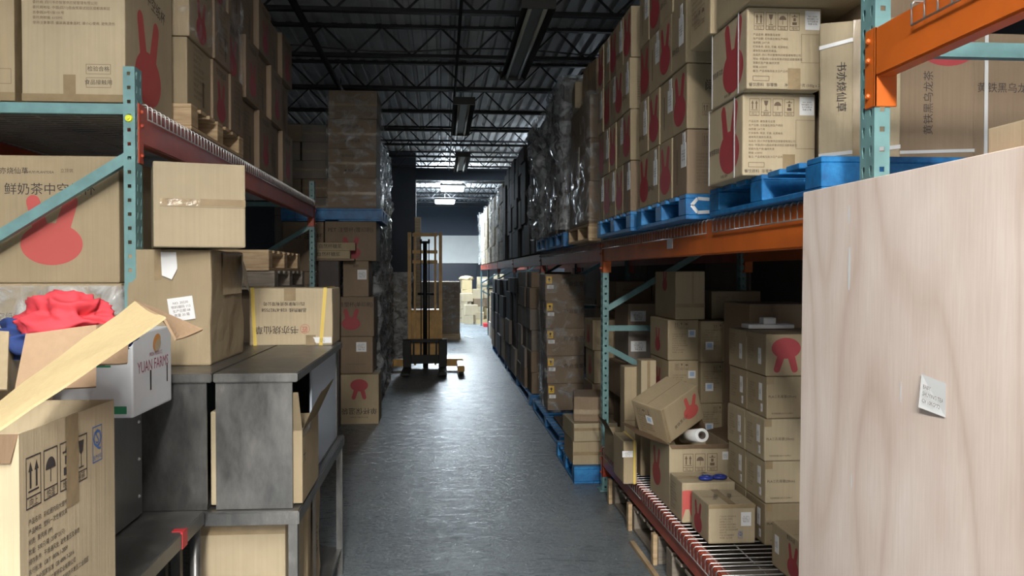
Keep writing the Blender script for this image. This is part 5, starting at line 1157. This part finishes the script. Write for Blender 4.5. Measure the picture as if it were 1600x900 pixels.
bx(bm, -0.33, 0.33, -0.10, -0.06, 0.44, 0.49); bx(bm, -0.33, 0.33, -0.10, -0.06, 0.12, 0.25)
for xx_ in (-0.32, -0.17, -0.06, 0.06, 0.17, 0.32): bx(bm, xx_ - 0.014, xx_ + 0.014, -0.09, -0.07, 0.25, 0.44)
obj('fork_carriage', bm, 'black_paint', t)
for s_ in (-1, 1):
    bm = bmesh.new(); cx = s_ * 0.265; bx(bm, cx - 0.06, cx + 0.06, -0.14, -0.101, 0.035, 0.48); bx(bm, cx - 0.06, cx + 0.06, -0.95, -0.14, 0.035, 0.075); bmesh.ops.bevel(bm, geom=bm.edges[:], offset=0.006, segments=1, affect='EDGES'); obj('fork', bm, 'black_paint', t)
    bm = bmesh.new(); cx = s_ * 0.53; bx(bm, cx - 0.05, cx + 0.05, -0.75, 0.2, 0.06, 0.15); bx(bm, *sorted((s_ * 0.25, s_ * 0.58)), 0.08, 0.18, 0.06, 0.17); bmesh.ops.bevel(bm, geom=bm.edges[:], offset=0.01, segments=2, affect='EDGES'); lg = obj('outrigger_leg', bm, 'mast_yellow', t)
    bm = bmesh.new(); bmesh.ops.create_cone(bm, segments=18, radius1=0.045, radius2=0.045, depth=0.06, cap_ends=True, matrix=Matrix.Translation((cx, -0.7, 0.046)) @ Matrix.Rotation(R(90), 4, 'Y')); obj('wheel', bm, 'rubber', lg)
bm = bmesh.new(); bmesh.ops.create_cone(bm, segments=18, radius1=0.1, radius2=0.1, depth=0.08, cap_ends=True, matrix=Matrix.Translation((0, 0.4, 0.1)) @ Matrix.Rotation(R(90), 4, 'Y')); obj('drive_wheel', bm, 'rubber', t)

# ------------------------------------------------------------------ far hall
YH = 19.5
pallet('grey wooden pallet under the dark cartons behind the stacker', -0.5, 0.42, YH, YH + 1.0, 0.0, 0.13, 'pallet_wood', 'block')
stack('dark brown carton on the pallet behind the stacker', -0.49, 0.41, YH + 0.02, YH + 0.95, 0.131, [0, 0.39, 0.78, 1.16], 2, 1, ('card_brown',), (), seed=70, jit=0.003)
wrap('clear film around the dark brown cartons behind the stacker', -0.50, 0.42, YH + 0.0, YH + 0.97, 0.16, 1.31, 0.02, 110)
rn = random.Random(77); n_ = 0; tops = {}
YM = 25.6
for row, (yy, xs_) in enumerate(((25.2, (0.66, 1.0)), (25.85, (0.55, 0.93, 1.9)), (26.5, (0.6, 1.1, 1.6, 2.1)))):
    for i, xx_ in enumerate(xs_):
        z = 0.0; k = 0
        while k < (row + 1) * 2:
            hh = rn.uniform(0.14, 0.30); ww = rn.uniform(0.22, 0.37)
            carton('carton in the messy far pile, %s row, %s heap, %s tier' % (NTH[row], NTH[i], ORD[k]), xx_, xx_ + ww, yy, yy + rn.uniform(0.3, 0.45), z, z + hh - 0.002, (('F', 'sticker', 0.5, 0.5, 0.15, 0.12),) if rn.random() < 0.3 else (), rn.choice(('card_light', 'card', 'card_brown', 'card_yellow')), rz=rn.uniform(-9, 9)); z += hh; k += 1; tops[(row, i)] = (xx_ + ww / 2, z)
crumple('sack', 'pale sack lying on the far carton pile', 'sack', (tops[(2, 0)][0], 26.67, tops[(2, 0)][1] - 0.005), (0.22, 0.14, 0.085), 'card', 15, amp=0.2)
carton('yellowish crate on the far floor behind the rack post', 1.35, 1.78, 24.9, 25.2, 0.45, 1.1, (), 'card_yellow'); carton('tan carton under the yellowish crate at far end', 1.3, 1.8, 24.85, 25.25, 0.0, 0.449, (('F', 'sticker', 0.7, 0.6, 0.12, 0.1),), 'card')
pallet('red pallet on the floor near the far end rack post', 1.15, 1.75, 24.2 - 0.3, 24.45, 0.0, 0.09, 'red_paint')
for k, (xx_, yy_, rz_) in enumerate(((0.62, 20.1, -35),)):
    bm = bmesh.new(); bx(bm, -0.35, 0.35, -0.015, 0.015, 0, 0.012); o = obj('plastic_strip', bm, 'paper', loc=(xx_, yy_, 0), rot=(0, 0, R(rz_ - 40))); tag(o, 'white plastic strip on the floor beside the far pallet', 'strip')

# ------------------------------------------------------------------ lamps and pipes
def strip_lamp(label, x, y0, y1, z, lit=False):
    t = thing('strip_light', label, 'lamp', (x, (y0 + y1) / 2, z)); L = (y1 - y0) / 2
    bm = bmesh.new()
    bx(bm, -0.045, 0.045, -L, L, 0.0, 0.06); obj('housing', bm, 'fixture', t)
    for s_ in (-1, 1):
        bm = bmesh.new(); v = [bm.verts.new(p_) for p_ in ((s_ * 0.045, -L, 0.05), (s_ * 0.13, -L, -0.03), (s_ * 0.13, L, -0.03), (s_ * 0.045, L, 0.05))]; bm.faces.new(v); bmesh.ops.solidify(bm, geom=bm.faces[:], thickness=0.003); obj('reflector', bm, 'fixture', t)
        bm = bmesh.new(); tube(bm, [(s_ * 0.06, -L + 0.03, -0.01), (s_ * 0.06, L - 0.03, -0.01)], 0.017, 10); obj('tube', bm, 'tube_on' if lit else 'tube_off', t)
    for s_ in (-1, 1):
        bm = bmesh.new(); bx(bm, -0.13, 0.13, s_ * L - 0.01, s_ * L + 0.01, -0.03, 0.06); obj('end_cap', bm, 'fixture', t)
        bm = bmesh.new(); tube(bm, [(0, s_ * L * 0.7, 0.06), (0, s_ * L * 0.7, ZD + 0.03 - z)], 0.005, 6); obj('hanger', bm, 'black_metal', t)
    return t
strip_lamp('added unseen strip light above the right rack, lit to brighten the deck', 2.9, 15.0, 17.4, 3.52, True)  # added fixture, out of sight, standing at the deck uplight
strip_lamp('unlit strip light nearest the camera, hanging right of centre', 0.73, 6.55, 9.0, 3.5)
strip_lamp('unlit strip light second along the aisle', 0.27, 10.35, 12.7, 3.5)
strip_lamp('unlit strip light third along the aisle, just before the girder', 0.37, 15.0, 17.3, 3.5)
for k, (lx, ly, lz, p_) in enumerate(BACK_LAMPS): strip_lamp(['lit strip light above the photographer', 'lit strip light behind the photographer', 'lit strip light farthest behind the photographer'][k], lx, ly - 1.18, ly + 1.18, lz + 0.045, True)
for i, (lx, ly, lz, p_) in enumerate(FAR_LAMPS):
    t = thing('high_bay_light', ['lit white ceiling light, higher of the two at far end', 'lit white ceiling light, lower of the two at far end'][i], 'lamp', (lx, ly, lz))
    bm = bmesh.new(); bx(bm, -0.3, 0.3, -0.62, 0.62, -0.03, 0.02); obj('housing', bm, 'fixture', t)
    bm = bmesh.new(); bx(bm, -0.28, 0.28, -0.6, 0.6, -0.062, -0.031); bmesh.ops.bevel(bm, geom=bm.edges[:], offset=0.01, segments=2, affect='EDGES'); obj('diffuser', bm, 'tube_on', t)
    bm = bmesh.new(); tube(bm, [(0, 0, 0.02), (0, 0, ZD + 0.03 - lz)], 0.006, 6); obj('hanger', bm, 'black_metal', t)
for (nm, lab, x_, z_, y0_, y1_, r_) in (('conduit', 'grey conduit running along the roof above the second strip light', 0.16, 3.64, 4.0, 18.4, 0.014), ('sprinkler_pipe', 'black sprinkler pipe along the roof left of the aisle', -1.15, 3.60, 3.0, 18.4, 0.03),
                                      ('sprinkler_pipe', 'black sprinkler pipe along the roof right of the aisle', 1.9, 3.6, 3.0, 18.4, 0.03)):
    bm = bmesh.new(); L = y1_ - y0_; tube(bm, [(0, 0, 0), (0, L, 0)], r_, 10)
    k = 1.0
    while k < L: tube(bm, [(0, k, 0), (0, k, ZJ - z_ + 0.03)], 0.005, 5); k += 1.55 * 2
    tag(obj(nm, bm, 'black_metal', loc=(x_, y0_, z_)), lab, 'pipe')
rnc = random.Random(4)
bm = bmesh.new(); tube(bm, [(x_ * 0.35, 0, 0.03 * math.sin(x_ * 0.9) + 0.012 * rnc.random()) for x_ in range(-10, 10)], 0.008, 6)
tag(obj('roof_cable', bm, 'fixture', loc=(0, 9.0, ZJ + 0.07)), 'loose cable draped along a roof joist', 'cable')

# ------------------------------------------------------------------ cartons past the 300 that show largest are gathered into one object
def gather_far_cartons(keep=296):
    bpy.context.view_layer.update(); dg = bpy.context.evaluated_depsgraph_get()
    boxes = [o for o in bpy.data.objects if o.name.startswith('cardboard_box') and o.parent is None and o.type == 'MESH']
    skip = {o.name for o in bpy.data.objects if o.name.startswith('stretch_wrap')}
    org = cam.location.copy(); score = []
    inv = CR.inverted()
    for o in boxes:
        cs = [o.matrix_world @ Vector(c_) for c_ in o.bound_box]; pr = []
        for c_ in cs:
            v = inv @ (c_ - org); pr.append((800 + F * v.x / -v.z, 450 - F * v.y / -v.z) if v.z < -0.1 else None)
        if any(p_ is None for p_ in pr): score.append((1e9, o)); continue
        x0, x1 = max(0, min(p_[0] for p_ in pr)), min(1600, max(p_[0] for p_ in pr)); y0, y1 = max(0, min(p_[1] for p_ in pr)), min(900, max(p_[1] for p_ in pr))
        if x1 <= x0 or y1 <= y0: score.append((0, o)); continue
        hit = 0; n = 7
        for i in range(n):
            for j in range(n):
                d = ray(x0 + (x1 - x0) * (i + 0.5) / n, y0 + (y1 - y0) * (j + 0.5) / n).normalized(); p0 = org.copy()
                for _ in range(6):
                    ok, loc, nr, fi, ho, mt = SC.ray_cast(dg, p0, d)
                    if not ok: break
                    if ho.name in skip: p0 = loc + d * 0.002; continue
                    top = ho.parent or ho; hit += (top.name == o.name); break
        score.append(((x1 - x0) * (y1 - y0) * hit / (n * n), o))
    score.sort(key=lambda t_: -t_[0])
    rest = [o for sc_, o in score[keep:]]
    if not rest: return
    bm = bmesh.new(); mats = []
    for o in rest:
        mk = o.data.materials[0].name
        if mk not in mats: mats.append(mk)
        xs_ = [c_[0] for c_ in o.bound_box]; ys_ = [c_[1] for c_ in o.bound_box]; zs_ = [c_[2] for c_ in o.bound_box]
        v_, f_ = bx(bm, min(xs_) + 0.002, max(xs_) - 0.002, min(ys_) + 0.002, max(ys_) - 0.002, 0, max(zs_) - 0.001, mats.index(mk), o.matrix_world)
        es = list({e_ for q in f_ for e_ in q.edges}); bmesh.ops.bevel(bm, geom=es, offset=0.005, segments=1, affect='EDGES', material=-1)
        for ch in [q for q in bpy.data.objects if q.parent == o]: bpy.data.objects.remove(ch)
        bpy.data.objects.remove(o)
    o = obj('cardboard_boxes', bm, mats); tag(o, 'remaining cartons stacked deep in the racks and at their far end', 'boxes'); o['kind'] = 'stuff'
gather_far_cartons()
